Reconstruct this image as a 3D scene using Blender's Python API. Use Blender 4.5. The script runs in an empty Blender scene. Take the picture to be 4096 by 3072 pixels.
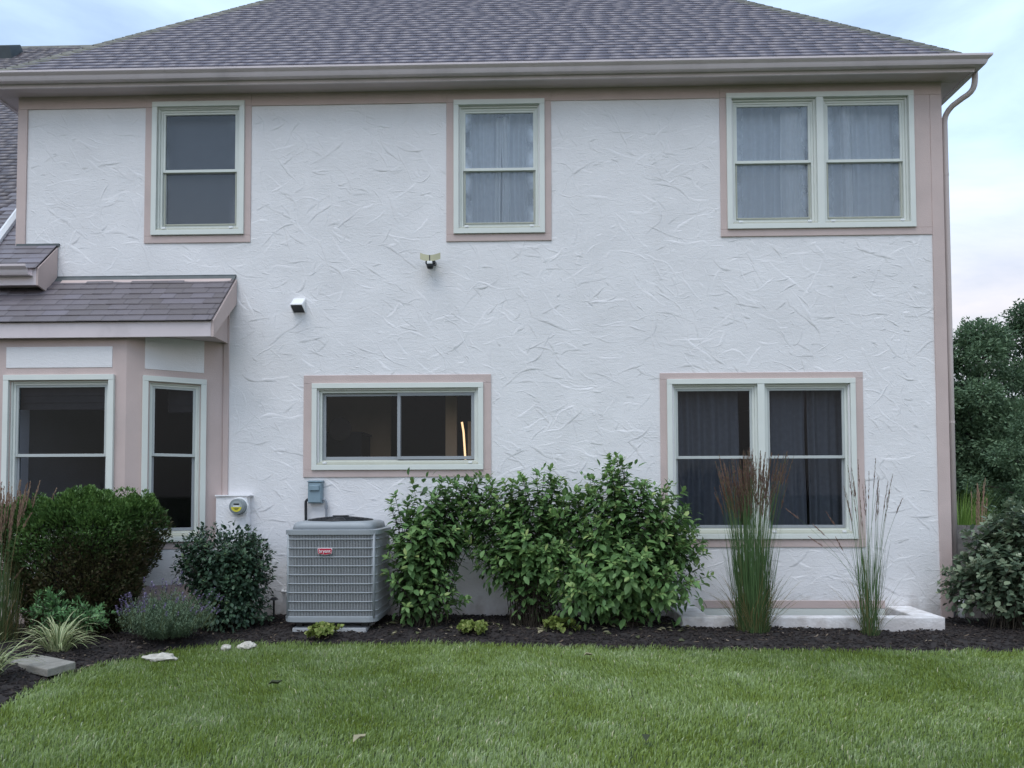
import bpy, math, random
import numpy as np
from mathutils import Matrix, Vector

R = math.radians
random.seed(7)
rng = np.random.default_rng(11)
SC = bpy.context.scene
COL = SC.collection

# ---------------------------------------------------------------- camera
cam = bpy.data.cameras.new('camera')
cam_o = bpy.data.objects.new('camera', cam)
COL.objects.link(cam_o)
cam.sensor_width = 36.0
cam.lens = 769.0 / 1024.0 * 36.0
cam.shift_y = (495.0 - 769.0 * math.tan(R(2.06)) - 384.0) / 1024.0
cam.clip_start, cam.clip_end = 0.1, 2000.0
yaw, pitch, roll = R(1.54), R(2.06), R(0.17)
fw = Vector((-math.sin(yaw) * math.cos(pitch), math.cos(yaw) * math.cos(pitch), math.sin(pitch)))
rt = Vector((math.cos(yaw), math.sin(yaw), 0))
up = rt.cross(fw)
rt2 = rt * math.cos(roll) - up * math.sin(roll)
up2 = rt * math.sin(roll) + up * math.cos(roll)
mw = Matrix((rt2, up2, -fw)).transposed().to_4x4()
mw.translation = (0, -8.6, 1.42)
cam_o.matrix_world = mw
SC.camera = cam_o

# ---------------------------------------------------------------- world
SUN_EL, SUN_AZ = R(62), R(205)      # azimuth of the sun, clockwise from +Y
world = bpy.data.worlds.new('World')
SC.world = world
world.use_nodes = True
wn, wl = world.node_tree.nodes, world.node_tree.links
wn.clear()
w_out = wn.new('ShaderNodeOutputWorld')
w_bg = wn.new('ShaderNodeBackground')
sky = wn.new('ShaderNodeTexSky')
sky.sky_type = 'NISHITA'
sky.sun_disc = False
sky.sun_elevation = SUN_EL
sky.sun_rotation = SUN_AZ
sky.air_density, sky.dust_density, sky.ozone_density = 1.0, 1.6, 1.6
w_tc = wn.new('ShaderNodeTexCoord')
w_map = wn.new('ShaderNodeMapping')
w_map.inputs['Scale'].default_value = (1.0, 1.0, 3.2)
w_noise = wn.new('ShaderNodeTexNoise')
w_noise.inputs['Scale'].default_value = 2.6
w_noise.inputs['Detail'].default_value = 7
w_noise.inputs['Roughness'].default_value = 0.55
w_noise.inputs['Distortion'].default_value = 0.35
w_ramp = wn.new('ShaderNodeValToRGB')
w_ramp.color_ramp.elements[0].position = 0.30
w_ramp.color_ramp.elements[0].color = (0.38, 0.38, 0.38, 1)
w_ramp.color_ramp.elements[1].position = 0.72
w_ramp.color_ramp.elements[1].color = (0.95, 0.95, 0.95, 1)
w_sep = wn.new('ShaderNodeSeparateXYZ')
w_hr = wn.new('ShaderNodeValToRGB')          # cloud colour by height: warm low, cool high
w_hr.color_ramp.elements[0].position = 0.02
w_hr.color_ramp.elements[0].color = (6.0, 6.3, 7.2, 1)
_e = w_hr.color_ramp.elements.new(0.20)
_e.color = (9.8, 8.7, 8.2, 1)
w_hr.color_ramp.elements[-1].position = 0.36
w_hr.color_ramp.elements[-1].color = (6.5, 8.5, 11.0, 1)
w_mix = wn.new('ShaderNodeMix')
w_mix.data_type = 'RGBA'
wl.new(w_tc.outputs['Generated'], w_map.inputs['Vector'])
wl.new(w_map.outputs['Vector'], w_noise.inputs['Vector'])
wl.new(w_noise.outputs['Fac'], w_ramp.inputs['Fac'])
wl.new(w_tc.outputs['Generated'], w_sep.inputs['Vector'])
wl.new(w_sep.outputs['Z'], w_hr.inputs['Fac'])
wl.new(w_ramp.outputs['Color'], w_mix.inputs['Factor'])
wl.new(sky.outputs['Color'], w_mix.inputs[6])
wl.new(w_hr.outputs['Color'], w_mix.inputs[7])
wl.new(w_mix.outputs[2], w_bg.inputs['Color'])
w_bg.inputs['Strength'].default_value = 0.12
wl.new(w_bg.outputs['Background'], w_out.inputs['Surface'])

sun = bpy.data.lights.new('sun', 'SUN')
sun.energy = 1.2
sun.angle = R(40)
sun.color = (1.0, 0.975, 0.95)
sun_o = bpy.data.objects.new('sun', sun)
COL.objects.link(sun_o)
sd = Vector((math.sin(SUN_AZ) * math.cos(SUN_EL), math.cos(SUN_AZ) * math.cos(SUN_EL), math.sin(SUN_EL)))
sun_o.rotation_euler = sd.to_track_quat('Z', 'Y').to_euler()
sun_o.location = sd * 50

SC.view_settings.view_transform = 'Standard'
SC.view_settings.look = 'None'
SC.view_settings.gamma = 1.0
SC.view_settings.exposure = 0.30
SC.view_settings.use_curve_mapping = False
SC.render.engine = 'CYCLES'
SC.cycles.use_denoising = True
SC.cycles.max_bounces = 8
SC.cycles.transparent_max_bounces = 24

# ---------------------------------------------------------------- helpers
def tag(o, label=None, cat=None, group=None, kind=None):
    if label: o['label'] = label
    if cat: o['category'] = cat
    if group: o['group'] = group
    if kind: o['kind'] = kind
    return o

ROOTS = {}
def empty(name, loc, **kw):
    o = bpy.data.objects.new(name, None)
    o.location = loc
    o.empty_display_size = 0.1
    COL.objects.link(o)
    ROOTS[o.name] = Vector(loc)
    tag(o, **kw)
    return o

def link(name, me, parent=None, M=None):
    o = bpy.data.objects.new(name, me)
    COL.objects.link(o)
    if parent is not None:
        o.parent = parent
        if parent.name in ROOTS:
            o.matrix_parent_inverse = Matrix.Translation(-ROOTS[parent.name])
    if M is not None:
        o.matrix_basis = M
    return o

def np_mesh(name, V, F, mat, tint=None, smooth=False, mats=None, midx=None):
    V = np.asarray(V, dtype=np.float32)
    F = np.asarray(F, dtype=np.int32)
    me = bpy.data.meshes.new(name)
    me.vertices.add(len(V))
    me.vertices.foreach_set('co', V.ravel())
    k = F.shape[1]
    me.loops.add(F.size)
    me.loops.foreach_set('vertex_index', F.ravel())
    me.polygons.add(len(F))
    me.polygons.foreach_set('loop_start', np.arange(0, F.size, k, dtype=np.int32))
    me.polygons.foreach_set('loop_total', np.full(len(F), k, dtype=np.int32))
    if smooth:
        me.polygons.foreach_set('use_smooth', np.ones(len(F), dtype=bool))
    for m in (mats or [mat]):
        me.materials.append(m)
    if midx is not None:
        me.polygons.foreach_set('material_index', np.asarray(midx, dtype=np.int32))
    me.update(calc_edges=True)
    if tint is not None:
        a = me.attributes.new('tint', 'FLOAT', 'POINT')
        a.data.foreach_set('value', np.asarray(tint, dtype=np.float32))
    return me

class MB:
    """collects plain pieces, builds one mesh object"""
    def __init__(s): s.v, s.f = [], []
    def add(s, vs, fs):
        n = len(s.v)
        s.v += [tuple(p) for p in vs]
        s.f += [tuple(i + n for i in f) for f in fs]
        return s
    def box(s, x0, x1, y0, y1, z0, z1):
        vs = [(x0,y0,z0),(x1,y0,z0),(x1,y1,z0),(x0,y1,z0),(x0,y0,z1),(x1,y0,z1),(x1,y1,z1),(x0,y1,z1)]
        return s.add(vs, [(0,3,2,1),(4,5,6,7),(0,1,5,4),(1,2,6,5),(2,3,7,6),(3,0,4,7)])
    def hexa(s, vs):
        return s.add(vs, [(0,3,2,1),(4,5,6,7),(0,1,5,4),(1,2,6,5),(2,3,7,6),(3,0,4,7)])
    def quad(s, a, b, c, d): return s.add([a,b,c,d], [(0,1,2,3)])
    def prism(s, prof, a, b, fn):
        """prof: list of 2-tuples; fn(p, t) -> 3d point for t in (a, b)"""
        n = len(prof)
        vs = [fn(p, a) for p in prof] + [fn(p, b) for p in prof]
        fs = [(i, (i+1) % n, n + (i+1) % n, n + i) for i in range(n)]
        fs += [tuple(range(n-1, -1, -1)), tuple(range(n, 2*n))]
        return s.add(vs, fs)
    def tube(s, path, rad, n=8, cap=True):
        path = [Vector(p) for p in path]
        rs = rad if isinstance(rad, (list, tuple)) else [rad] * len(path)
        base, prev = len(s.v), None
        for i, p in enumerate(path):
            d = (path[min(i+1, len(path)-1)] - path[max(i-1, 0)]).normalized()
            ref = Vector((0, 0, 1)) if abs(d.z) < 0.9 else Vector((0, 1, 0))
            if prev is not None: ref = prev
            a = (ref - d * ref.dot(d)).normalized()
            prev = a
            b = d.cross(a)
            for k in range(n):
                t = 2 * math.pi * k / n
                s.v.append(tuple(p + (a * math.cos(t) + b * math.sin(t)) * rs[i]))
        for i in range(len(path) - 1):
            for k in range(n):
                q = base + i*n
                s.f.append((q+k, q+(k+1) % n, q+n+(k+1) % n, q+n+k))
        if cap:
            s.f.append(tuple(base + k for k in range(n-1, -1, -1)))
            q = base + (len(path)-1)*n
            s.f.append(tuple(q + k for k in range(n)))
        return s
    def rings(s, rings, cap0=True, cap1=True):
        n, base = len(rings[0]), len(s.v)
        for r in rings: s.v += [tuple(p) for p in r]
        for i in range(len(rings)-1):
            for k in range(n):
                q = base + i*n
                s.f.append((q+k, q+(k+1) % n, q+n+(k+1) % n, q+n+k))
        if cap0: s.f.append(tuple(base + k for k in range(n-1, -1, -1)))
        if cap1: s.f.append(tuple(base + (len(rings)-1)*n + k for k in range(n)))
        return s
    def build(s, name, mat, parent=None, smooth=False, xf=None, bevel=0.0, kind=None, label=None):
        vs = [tuple(xf(v)) for v in s.v] if xf else s.v
        me = bpy.data.meshes.new(name)
        me.from_pydata(vs, [], s.f)
        me.materials.append(mat)
        if smooth:
            me.polygons.foreach_set('use_smooth', [True] * len(me.polygons))
        me.update()
        o = link(name, me, parent)
        if bevel:
            b = o.modifiers.new('bevel', 'BEVEL')
            b.width = bevel
            b.segments = 2
            b.limit_method = 'ANGLE'
        if kind: o['kind'] = kind
        if label: o['label'] = label
        return o

def recalc(o):
    import bmesh
    bm = bmesh.new(); bm.from_mesh(o.data)
    bmesh.ops.recalc_face_normals(bm, faces=bm.faces[:])
    bm.to_mesh(o.data); bm.free()
    return o

def smooth01(x):
    x = np.clip(x, 0, 1)
    return x * x * (3 - 2 * x)

# ---------------------------------------------------------------- materials
def base_mat(name):
    m = bpy.data.materials.new(name)
    m.use_nodes = True
    nt = m.node_tree
    return m, nt, nt.nodes['Principled BSDF']

def pmat(name, col, rough=0.6, var=0.08, scale=6.0, bump=0.0, bscale=80.0, spec=0.4, metal=0.0, dirt=None, dscale=1.3, damt=0.4):
    m, nt, p = base_mat(name)
    n, l = nt.nodes, nt.links
    tc = n.new('ShaderNodeTexCoord')
    tx = n.new('ShaderNodeTexNoise')
    tx.inputs['Scale'].default_value = scale
    tx.inputs['Detail'].default_value = 5
    l.new(tc.outputs['Object'], tx.inputs['Vector'])
    mx = n.new('ShaderNodeMix'); mx.data_type = 'RGBA'
    mx.inputs[6].default_value = (*[c * (1 - var) for c in col], 1)
    mx.inputs[7].default_value = (*[min(1, c * (1 + var)) for c in col], 1)
    rp = n.new('ShaderNodeMapRange')
    rp.inputs[1].default_value, rp.inputs[2].default_value = 0.3, 0.7
    l.new(tx.outputs['Fac'], rp.inputs[0])
    l.new(rp.outputs[0], mx.inputs[0])
    out = mx.outputs[2]
    if dirt:
        t2 = n.new('ShaderNodeTexNoise'); t2.inputs['Scale'].default_value = dscale; t2.inputs['Detail'].default_value = 8
        t2.inputs['Roughness'].default_value = 0.65
        l.new(tc.outputs['Object'], t2.inputs['Vector'])
        r2 = n.new('ShaderNodeMapRange'); r2.inputs[1].default_value, r2.inputs[2].default_value = 0.5, 0.8
        r2.inputs[4].default_value = damt
        l.new(t2.outputs['Fac'], r2.inputs[0])
        m2 = n.new('ShaderNodeMix'); m2.data_type = 'RGBA'
        l.new(r2.outputs[0], m2.inputs[0]); l.new(out, m2.inputs[6])
        m2.inputs[7].default_value = (*dirt, 1)
        out = m2.outputs[2]
    l.new(out, p.inputs['Base Color'])
    p.inputs['Roughness'].default_value = rough
    p.inputs['Specular IOR Level'].default_value = spec
    p.inputs['Metallic'].default_value = metal
    if bump:
        b = n.new('ShaderNodeTexNoise'); b.inputs['Scale'].default_value = bscale; b.inputs['Detail'].default_value = 6
        l.new(tc.outputs['Object'], b.inputs['Vector'])
        bp = n.new('ShaderNodeBump'); bp.inputs['Strength'].default_value = bump; bp.inputs['Distance'].default_value = 0.01
        l.new(b.outputs['Fac'], bp.inputs['Height']); l.new(bp.outputs['Normal'], p.inputs['Normal'])
    return m

def tint_mat(name, stops, rough=0.5, spec=0.3, trans=0.25, rnd=0.35, patch=0.0, pscale=0.6, bump=0.0, bscale=200.0):
    """colour from the piece's own 'tint' plus a per-object random, through a ramp; leaves let some light through"""
    m, nt, p = base_mat(name)
    n, l = nt.nodes, nt.links
    at = n.new('ShaderNodeAttribute'); at.attribute_name = 'tint'
    oi = n.new('ShaderNodeObjectInfo')
    a = n.new('ShaderNodeMath'); a.operation = 'MULTIPLY_ADD'
    l.new(oi.outputs['Random'], a.inputs[0]); a.inputs[1].default_value = rnd
    l.new(at.outputs['Fac'], a.inputs[2])
    b = n.new('ShaderNodeMath'); b.operation = 'SUBTRACT'; b.inputs[1].default_value = rnd / 2
    l.new(a.outputs[0], b.inputs[0])
    val = b.outputs[0]
    if patch:
        geo = n.new('ShaderNodeNewGeometry')
        tx = n.new('ShaderNodeTexNoise'); tx.inputs['Scale'].default_value = pscale; tx.inputs['Detail'].default_value = 3
        l.new(geo.outputs['Position'], tx.inputs['Vector'])
        c = n.new('ShaderNodeMath'); c.operation = 'MULTIPLY_ADD'; c.inputs[1].default_value = patch
        l.new(tx.outputs['Fac'], c.inputs[0]); l.new(val, c.inputs[2])
        d = n.new('ShaderNodeMath'); d.operation = 'SUBTRACT'; d.inputs[1].default_value = patch / 2
        l.new(c.outputs[0], d.inputs[0]); val = d.outputs[0]
    rp = n.new('ShaderNodeValToRGB')
    els = rp.color_ramp.elements
    els[0].position, els[0].color = stops[0][0], (*stops[0][1], 1)
    els[1].position, els[1].color = stops[-1][0], (*stops[-1][1], 1)
    for pos, colr in stops[1:-1]:
        e = els.new(pos); e.color = (*colr, 1)
    l.new(val, rp.inputs['Fac'])
    l.new(rp.outputs['Color'], p.inputs['Base Color'])
    p.inputs['Roughness'].default_value = rough
    p.inputs['Specular IOR Level'].default_value = spec
    if bump:
        tc = n.new('ShaderNodeTexCoord')
        bt = n.new('ShaderNodeTexNoise'); bt.inputs['Scale'].default_value = bscale; bt.inputs['Detail'].default_value = 4
        l.new(tc.outputs['Object'], bt.inputs['Vector'])
        bp = n.new('ShaderNodeBump'); bp.inputs['Strength'].default_value = bump; bp.inputs['Distance'].default_value = 0.004
        l.new(bt.outputs['Fac'], bp.inputs['Height']); l.new(bp.outputs['Normal'], p.inputs['Normal'])
    if trans:
        tr = n.new('ShaderNodeBsdfTranslucent')
        l.new(rp.outputs['Color'], tr.inputs['Color'])
        mx = n.new('ShaderNodeMixShader'); mx.inputs[0].default_value = trans
        l.new(p.outputs[0], mx.inputs[1]); l.new(tr.outputs[0], mx.inputs[2])
        l.new(mx.outputs[0], n['Material Output'].inputs['Surface'])
    return m

def glass_mat(name, tint=(0.90, 0.93, 0.95), refl=1.9, smear=0.0, haze=0.10):
    m, nt, p = base_mat(name)
    n, l = nt.nodes, nt.links
    n.remove(p)
    tr = n.new('ShaderNodeBsdfTransparent'); tr.inputs[0].default_value = (*tint, 1)
    gl = n.new('ShaderNodeBsdfGlossy'); gl.inputs['Roughness'].default_value = 0.02
    fr = n.new('ShaderNodeFresnel'); fr.inputs['IOR'].default_value = 1.5
    mu = n.new('ShaderNodeMath'); mu.operation = 'MULTIPLY'; mu.inputs[1].default_value = refl; mu.use_clamp = True
    l.new(fr.outputs[0], mu.inputs[0])
    mx = n.new('ShaderNodeMixShader')
    l.new(mu.outputs[0], mx.inputs[0]); l.new(tr.outputs[0], mx.inputs[1]); l.new(gl.outputs[0], mx.inputs[2])
    out = mx.outputs[0]
    tc = n.new('ShaderNodeTexCoord')
    wv = n.new('ShaderNodeTexNoise'); wv.inputs['Scale'].default_value = 1.5
    l.new(tc.outputs['Object'], wv.inputs['Vector'])
    bp = n.new('ShaderNodeBump'); bp.inputs['Strength'].default_value = 0.015; bp.inputs['Distance'].default_value = 0.02
    l.new(wv.outputs['Fac'], bp.inputs['Height']); l.new(bp.outputs['Normal'], gl.inputs['Normal'])
    if smear:
        t2 = n.new('ShaderNodeTexNoise'); t2.inputs['Scale'].default_value = 5; t2.inputs['Detail'].default_value = 8
        l.new(tc.outputs['Object'], t2.inputs['Vector'])
        sp = n.new('ShaderNodeSeparateXYZ'); l.new(tc.outputs['Generated'], sp.inputs[0])
        e = n.new('ShaderNodeMath'); e.operation = 'PINGPONG'; e.inputs[1].default_value = 0.5
        l.new(sp.outputs['X'], e.inputs[0])
        e2 = n.new('ShaderNodeMapRange'); e2.inputs[1].default_value, e2.inputs[2].default_value = 0.12, 0.0
        l.new(e.outputs[0], e2.inputs[0])
        nr = n.new('ShaderNodeMapRange'); nr.inputs[1].default_value, nr.inputs[2].default_value = 0.40, 0.62
        l.new(t2.outputs['Fac'], nr.inputs[0])
        ml = n.new('ShaderNodeMath'); ml.operation = 'MULTIPLY'
        l.new(e2.outputs[0], ml.inputs[0]); l.new(nr.outputs[0], ml.inputs[1])
        rr = n.new('ShaderNodeMath'); rr.operation = 'MULTIPLY_ADD'; rr.inputs[1].default_value = smear; rr.inputs[2].default_value = haze  # even share paints pale haze over the pane, noise part is edge smear
        l.new(ml.outputs[0], rr.inputs[0])
        df = n.new('ShaderNodeBsdfDiffuse'); df.inputs[0].default_value = (0.64, 0.73, 0.85, 1)
        m2 = n.new('ShaderNodeMixShader')
        l.new(rr.outputs[0], m2.inputs[0]); l.new(out, m2.inputs[1]); l.new(df.outputs[0], m2.inputs[2])
        out = m2.outputs[0]
    l.new(out, n['Material Output'].inputs['Surface'])
    return m

def screen_mat(name, dens=0.4, col=(0.10, 0.11, 0.12)):
    m, nt, p = base_mat(name)
    n, l = nt.nodes, nt.links
    tr = n.new('ShaderNodeBsdfTransparent')
    p.inputs['Base Color'].default_value = (*col, 1); p.inputs['Roughness'].default_value = 0.7
    mx = n.new('ShaderNodeMixShader'); mx.inputs[0].default_value = dens
    l.new(tr.outputs[0], mx.inputs[1]); l.new(p.outputs[0], mx.inputs[2])
    l.new(mx.outputs[0], n['Material Output'].inputs['Surface'])
    return m

def emit_mat(name, col, strength):
    m, nt, p = base_mat(name)
    p.inputs['Emission Color'].default_value = (*col, 1)
    p.inputs['Emission Strength'].default_value = strength
    return m

M = {}
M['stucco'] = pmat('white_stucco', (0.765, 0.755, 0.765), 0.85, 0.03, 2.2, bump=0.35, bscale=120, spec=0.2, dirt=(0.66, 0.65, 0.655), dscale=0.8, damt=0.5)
def stucco_relief(m):
    """drawn-out trowel relief under the fine grain, and soil splashed up from the bed"""
    n, l = m.node_tree.nodes, m.node_tree.links
    p_ = n['Principled BSDF']
    old = p_.inputs['Normal'].links[0].from_socket
    tc = n.new('ShaderNodeTexCoord')
    mp = n.new('ShaderNodeMapping'); mp.inputs['Rotation'].default_value = (0, R(28), 0); mp.inputs['Scale'].default_value = (1, 1, 2.4)
    l.new(tc.outputs['Object'], mp.inputs['Vector'])
    t = n.new('ShaderNodeTexNoise'); t.inputs['Scale'].default_value = 7; t.inputs['Detail'].default_value = 7; t.inputs['Distortion'].default_value = 1.8
    t.inputs['Roughness'].default_value = 0.62
    l.new(mp.outputs['Vector'], t.inputs['Vector'])
    b = n.new('ShaderNodeBump'); b.inputs['Strength'].default_value = 0.32; b.inputs['Distance'].default_value = 0.016
    l.new(t.outputs['Fac'], b.inputs['Height']); l.new(old, b.inputs['Normal']); l.new(b.outputs['Normal'], p_.inputs['Normal'])
    col = p_.inputs['Base Color'].links[0].from_socket
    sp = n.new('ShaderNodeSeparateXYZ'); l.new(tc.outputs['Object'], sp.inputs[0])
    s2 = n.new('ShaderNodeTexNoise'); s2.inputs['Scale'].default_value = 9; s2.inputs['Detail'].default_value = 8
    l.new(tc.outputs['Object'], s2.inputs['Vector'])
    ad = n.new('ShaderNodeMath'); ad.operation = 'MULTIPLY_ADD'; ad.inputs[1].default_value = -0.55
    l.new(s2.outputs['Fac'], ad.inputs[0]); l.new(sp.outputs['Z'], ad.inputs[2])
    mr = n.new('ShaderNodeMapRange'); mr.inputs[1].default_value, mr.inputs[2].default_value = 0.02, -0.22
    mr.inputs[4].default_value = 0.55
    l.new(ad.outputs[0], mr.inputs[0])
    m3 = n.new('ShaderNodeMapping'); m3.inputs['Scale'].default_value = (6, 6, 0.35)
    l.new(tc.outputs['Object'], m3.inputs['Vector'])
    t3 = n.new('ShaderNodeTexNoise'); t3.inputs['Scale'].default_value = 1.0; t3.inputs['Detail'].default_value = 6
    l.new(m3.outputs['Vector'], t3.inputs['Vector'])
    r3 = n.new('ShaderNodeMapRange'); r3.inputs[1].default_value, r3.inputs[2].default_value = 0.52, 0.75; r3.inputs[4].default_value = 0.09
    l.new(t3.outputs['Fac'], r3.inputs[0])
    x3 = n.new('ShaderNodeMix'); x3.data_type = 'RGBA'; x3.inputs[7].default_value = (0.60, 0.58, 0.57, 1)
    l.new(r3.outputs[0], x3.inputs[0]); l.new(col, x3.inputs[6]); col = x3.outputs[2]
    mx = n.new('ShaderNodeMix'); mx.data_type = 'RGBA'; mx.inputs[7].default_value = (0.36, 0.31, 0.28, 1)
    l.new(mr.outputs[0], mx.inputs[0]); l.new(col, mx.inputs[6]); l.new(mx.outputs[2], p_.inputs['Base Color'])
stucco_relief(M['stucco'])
M['trim'] = pmat('pinkish_trim', (0.55, 0.445, 0.42), 0.75, 0.05, 3.0, bump=0.3, bscale=110, spec=0.25, dirt=(0.40, 0.35, 0.34), dscale=1.6, damt=0.4)
M['casing'] = pmat('pale_casing', (0.67, 0.70, 0.66), 0.45, 0.03, 4.0, spec=0.4, dirt=(0.6, 0.62, 0.56), dscale=3.0, damt=0.25)
M['sill'] = pmat('sill_vinyl', (0.42, 0.43, 0.36), 0.45, 0.04, 5.0, spec=0.4)
M['sash_grey'] = pmat('grey_sash', (0.30, 0.32, 0.34), 0.45, 0.04, 5.0, spec=0.4)
M['gutter'] = pmat('painted_gutter', (0.65, 0.575, 0.59), 0.35, 0.05, 2.0, spec=0.5, dirt=(0.36, 0.32, 0.33), dscale=2.5, damt=0.4)
M['soffit'] = pmat('soffit', (0.58, 0.50, 0.51), 0.8, 0.04, 3.0, spec=0.2)
M['pipe'] = pmat('downspout_paint', (0.51, 0.44, 0.42), 0.4, 0.05, 3.0, spec=0.4)
M['flash'] = pmat('flashing_metal', (0.085, 0.10, 0.105), 0.5, 0.15, 9.0, spec=0.5)
M['conc'] = pmat('painted_concrete', (0.84, 0.83, 0.84), 0.8, 0.05, 5.0, bump=0.5, bscale=40, spec=0.2, dirt=(0.6, 0.58, 0.56), dscale=3.5, damt=0.5)
M['deck'] = pmat('roof_deck', (0.05, 0.045, 0.05), 0.9, 0.2, 8.0)
M['shingle'] = tint_mat('asphalt_shingle', [(0.0, (0.085, 0.070, 0.076)), (0.5, (0.125, 0.108, 0.126)), (1.0, (0.200, 0.188, 0.240))], rough=0.5, spec=0.8, trans=0, rnd=0.45, bump=0.3, bscale=260)  # pale lavender end of the ramp is lens haze put into the colour
M['hipcap'] = tint_mat('hip_cap', [(0.0, (0.14, 0.14, 0.115)), (0.5, (0.18, 0.175, 0.145)), (1.0, (0.22, 0.21, 0.17))], rough=0.7, spec=0.4, trans=0, rnd=0.7, bump=0.6, bscale=260)
M['glass_up'] = glass_mat('window_glass_clear', refl=1.6, smear=0.25, haze=0.25)
M['glass_dirty'] = glass_mat('window_glass_smeared', refl=1.6, smear=0.7, haze=0.25)
M['glass_low'] = glass_mat('window_glass_dark', (0.50, 0.54, 0.60), refl=0.5)
M['glass_blind'] = glass_mat('window_glass_blind', refl=1.2, smear=0.12, haze=0.07)
M['sash_lt'] = pmat('light_grey_sash', (0.46, 0.49, 0.48), 0.45, 0.04, 5.0, spec=0.4)
M['glass_kit'] = glass_mat('window_glass_kitchen', (0.82, 0.82, 0.84), refl=0.6)
M['screen'] = screen_mat('insect_screen', 0.14, (0.22, 0.24, 0.27))
M['dark'] = pmat('dark_interior', (0.05, 0.05, 0.055), 0.9, 0.1, 3.0)
M['black'] = pmat('black_plastic', (0.02, 0.022, 0.026), 0.4, 0.1, 8.0)
M['white_pl'] = pmat('white_plastic', (0.80, 0.81, 0.82), 0.4, 0.03, 8.0)
M['soil'] = pmat('lawn_soil', (0.045, 0.06, 0.022), 0.95, 0.35, 3.0)
M['bed'] = pmat('mulch_bed', (0.030, 0.025, 0.024), 0.95, 0.4, 9.0, bump=1.0, bscale=70)
stucco_relief(M['conc'])

# ================================================================ the ground
EX = np.array([-2.976, -2.444, -1.5, -0.31, 0.84, 1.94, 3.04, 4.3, 8.0, 30.0])
EY = np.array([-1.374, -1.331, -1.32, -1.37, -1.49, -1.59, -1.61, -1.67, -1.85, -1.9])
LY = np.array([-9.0, -5.0, -4.2, -3.65, -3.15, -2.61, -2.26, -1.91, -1.635, -1.374])
LX = np.array([-1.5, -2.9, -3.2, -3.46, -3.63, -3.65, -3.6, -3.44, -3.26, -2.976])

def bed_dist(x, y):
    """metres from the lawn edge into the planting bed (negative: lawn)"""
    x, y = np.asarray(x, float), np.asarray(y, float)
    wob = 0.018 * np.sin(x * 9.1 + 1) + 0.014 * np.sin(x * 21 + y * 17)
    a = y - np.interp(x, EX, EY) + wob
    b = np.interp(y, LY, LX) - x + wob
    return np.where(x > -2.976, np.where(y > -1.374, a, np.maximum(a, b)), np.maximum(b, np.where(y > -1.374, 0.3, -9)))

def zbed(x, y):
    x, y = np.asarray(x, float), np.asarray(y, float)
    s = bed_dist(x, y)
    h = 0.015 + 0.065 * smooth01(s / 0.55) - 0.03 * smooth01((x - 2.3) / 1.0)
    h = h + 0.010 * np.sin(x * 5.3 + y * 2.1) * np.sin(y * 6.7 - x * 1.7) + 0.006 * np.sin(x * 17 + 2) * np.sin(y * 19)
    return h

g = MB().quad((-900, -900, 0), (900, -900, 0), (900, 900, 0), (-900, 900, 0)).build('ground', M['soil'])
tag(g, kind='structure', label='green lawn ground reaching out past the house')

def grid_mesh(x0, x1, y0, y1, d, zf):
    nx, ny = int((x1 - x0) / d) + 1, int((y1 - y0) / d) + 1
    X, Y = np.meshgrid(np.linspace(x0, x1, nx), np.linspace(y0, y1, ny))
    Z = zf(X, Y)
    V = np.stack([X, Y, Z], -1).reshape(-1, 3)
    i = (np.arange(ny - 1)[:, None] * nx + np.arange(nx - 1)[None]).ravel()
    return V, np.stack([i, i + 1, i + nx + 1, i + nx], -1)

def bed_z(x, y):
    s = bed_dist(x, y)
    return np.where(s > 0, zbed(x, y), -0.06)
V, F = grid_mesh(-9, 9, -6.5, 0.6, 0.05, bed_z)
bed = link('planting_bed', np_mesh('planting_bed', V, F, M['bed'], smooth=True))
tag(bed, 'dark mulched planting bed along the house wall', kind='structure')

# ================================================================ the house
XL, XR = -5.92, 4.58
EAVE_Z, RUN0 = 6.16, -0.25        # main roof plane: z = EAVE_Z + (Y - RUN0)
house = empty('house', (-0.67, 0, 0), label='two-storey house with white trowelled stucco, pinkish trim and shingled hip roof', cat='house')

def wall_xf(v): return (v[0], -v[1], v[2])

class LB(MB):
    """pieces in wall space (along, outward, up); builds with faces turned outward"""
    def build(s, name, mat, parent=None, xf=wall_xf, **kw):
        s.f = [tuple(reversed(f)) for f in s.f]
        return MB.build(s, name, mat, parent, xf=xf, **kw)

# --- stucco front wall as a real trowelled surface with openings
WZ0, WZ1, DX = -0.3, 6.06, 0.03
nx, nz = int((XR - XL) / DX) + 1, int((WZ1 - WZ0) / DX) + 1
gx, gz = np.linspace(XL, XR, nx), np.linspace(WZ0, WZ1, nz)
Hm = np.zeros((nz, nx))
GX, GZ = np.meshgrid(gx, gz)
for k in range(22):
    a, fq = rng.uniform(0, 6.28), rng.uniform(1.5, 26)
    Hm += 0.0012 * np.sin(GX * fq * math.cos(a) + GZ * fq * math.sin(a) + rng.uniform(0, 6.28)) * (4 / (fq + 2))
HOLES = [(-4.29, -3.35, 4.47, 5.88), (-0.82, 0.085, 4.44, 5.85), (2.26, 4.21, 4.46, 5.87),
         (-2.42, -0.62, 1.77, 2.62), (1.57, 3.51, 1.0, 2.64), (-5.75, -3.62, 0.2, 3.05), (1.86, 3.84, -0.3, 0.16)]
fx, fz = (gx[:-1] + gx[1:]) / 2, (gz[:-1] + gz[1:]) / 2
keep = np.ones((nz - 1, nx - 1), bool)
for x0, x1, z0, z1 in HOLES:
    keep &= ~((fx[None] > x0) & (fx[None] < x1) & (fz[:, None] > z0) & (fz[:, None] < z1))
V = np.stack([GX, -Hm, GZ], -1).reshape(-1, 3)
ii = (np.arange(nz - 1)[:, None] * nx + np.arange(nx - 1)[None])[keep]
F = np.stack([ii, ii + 1, ii + nx + 1, ii + nx], -1)
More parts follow.
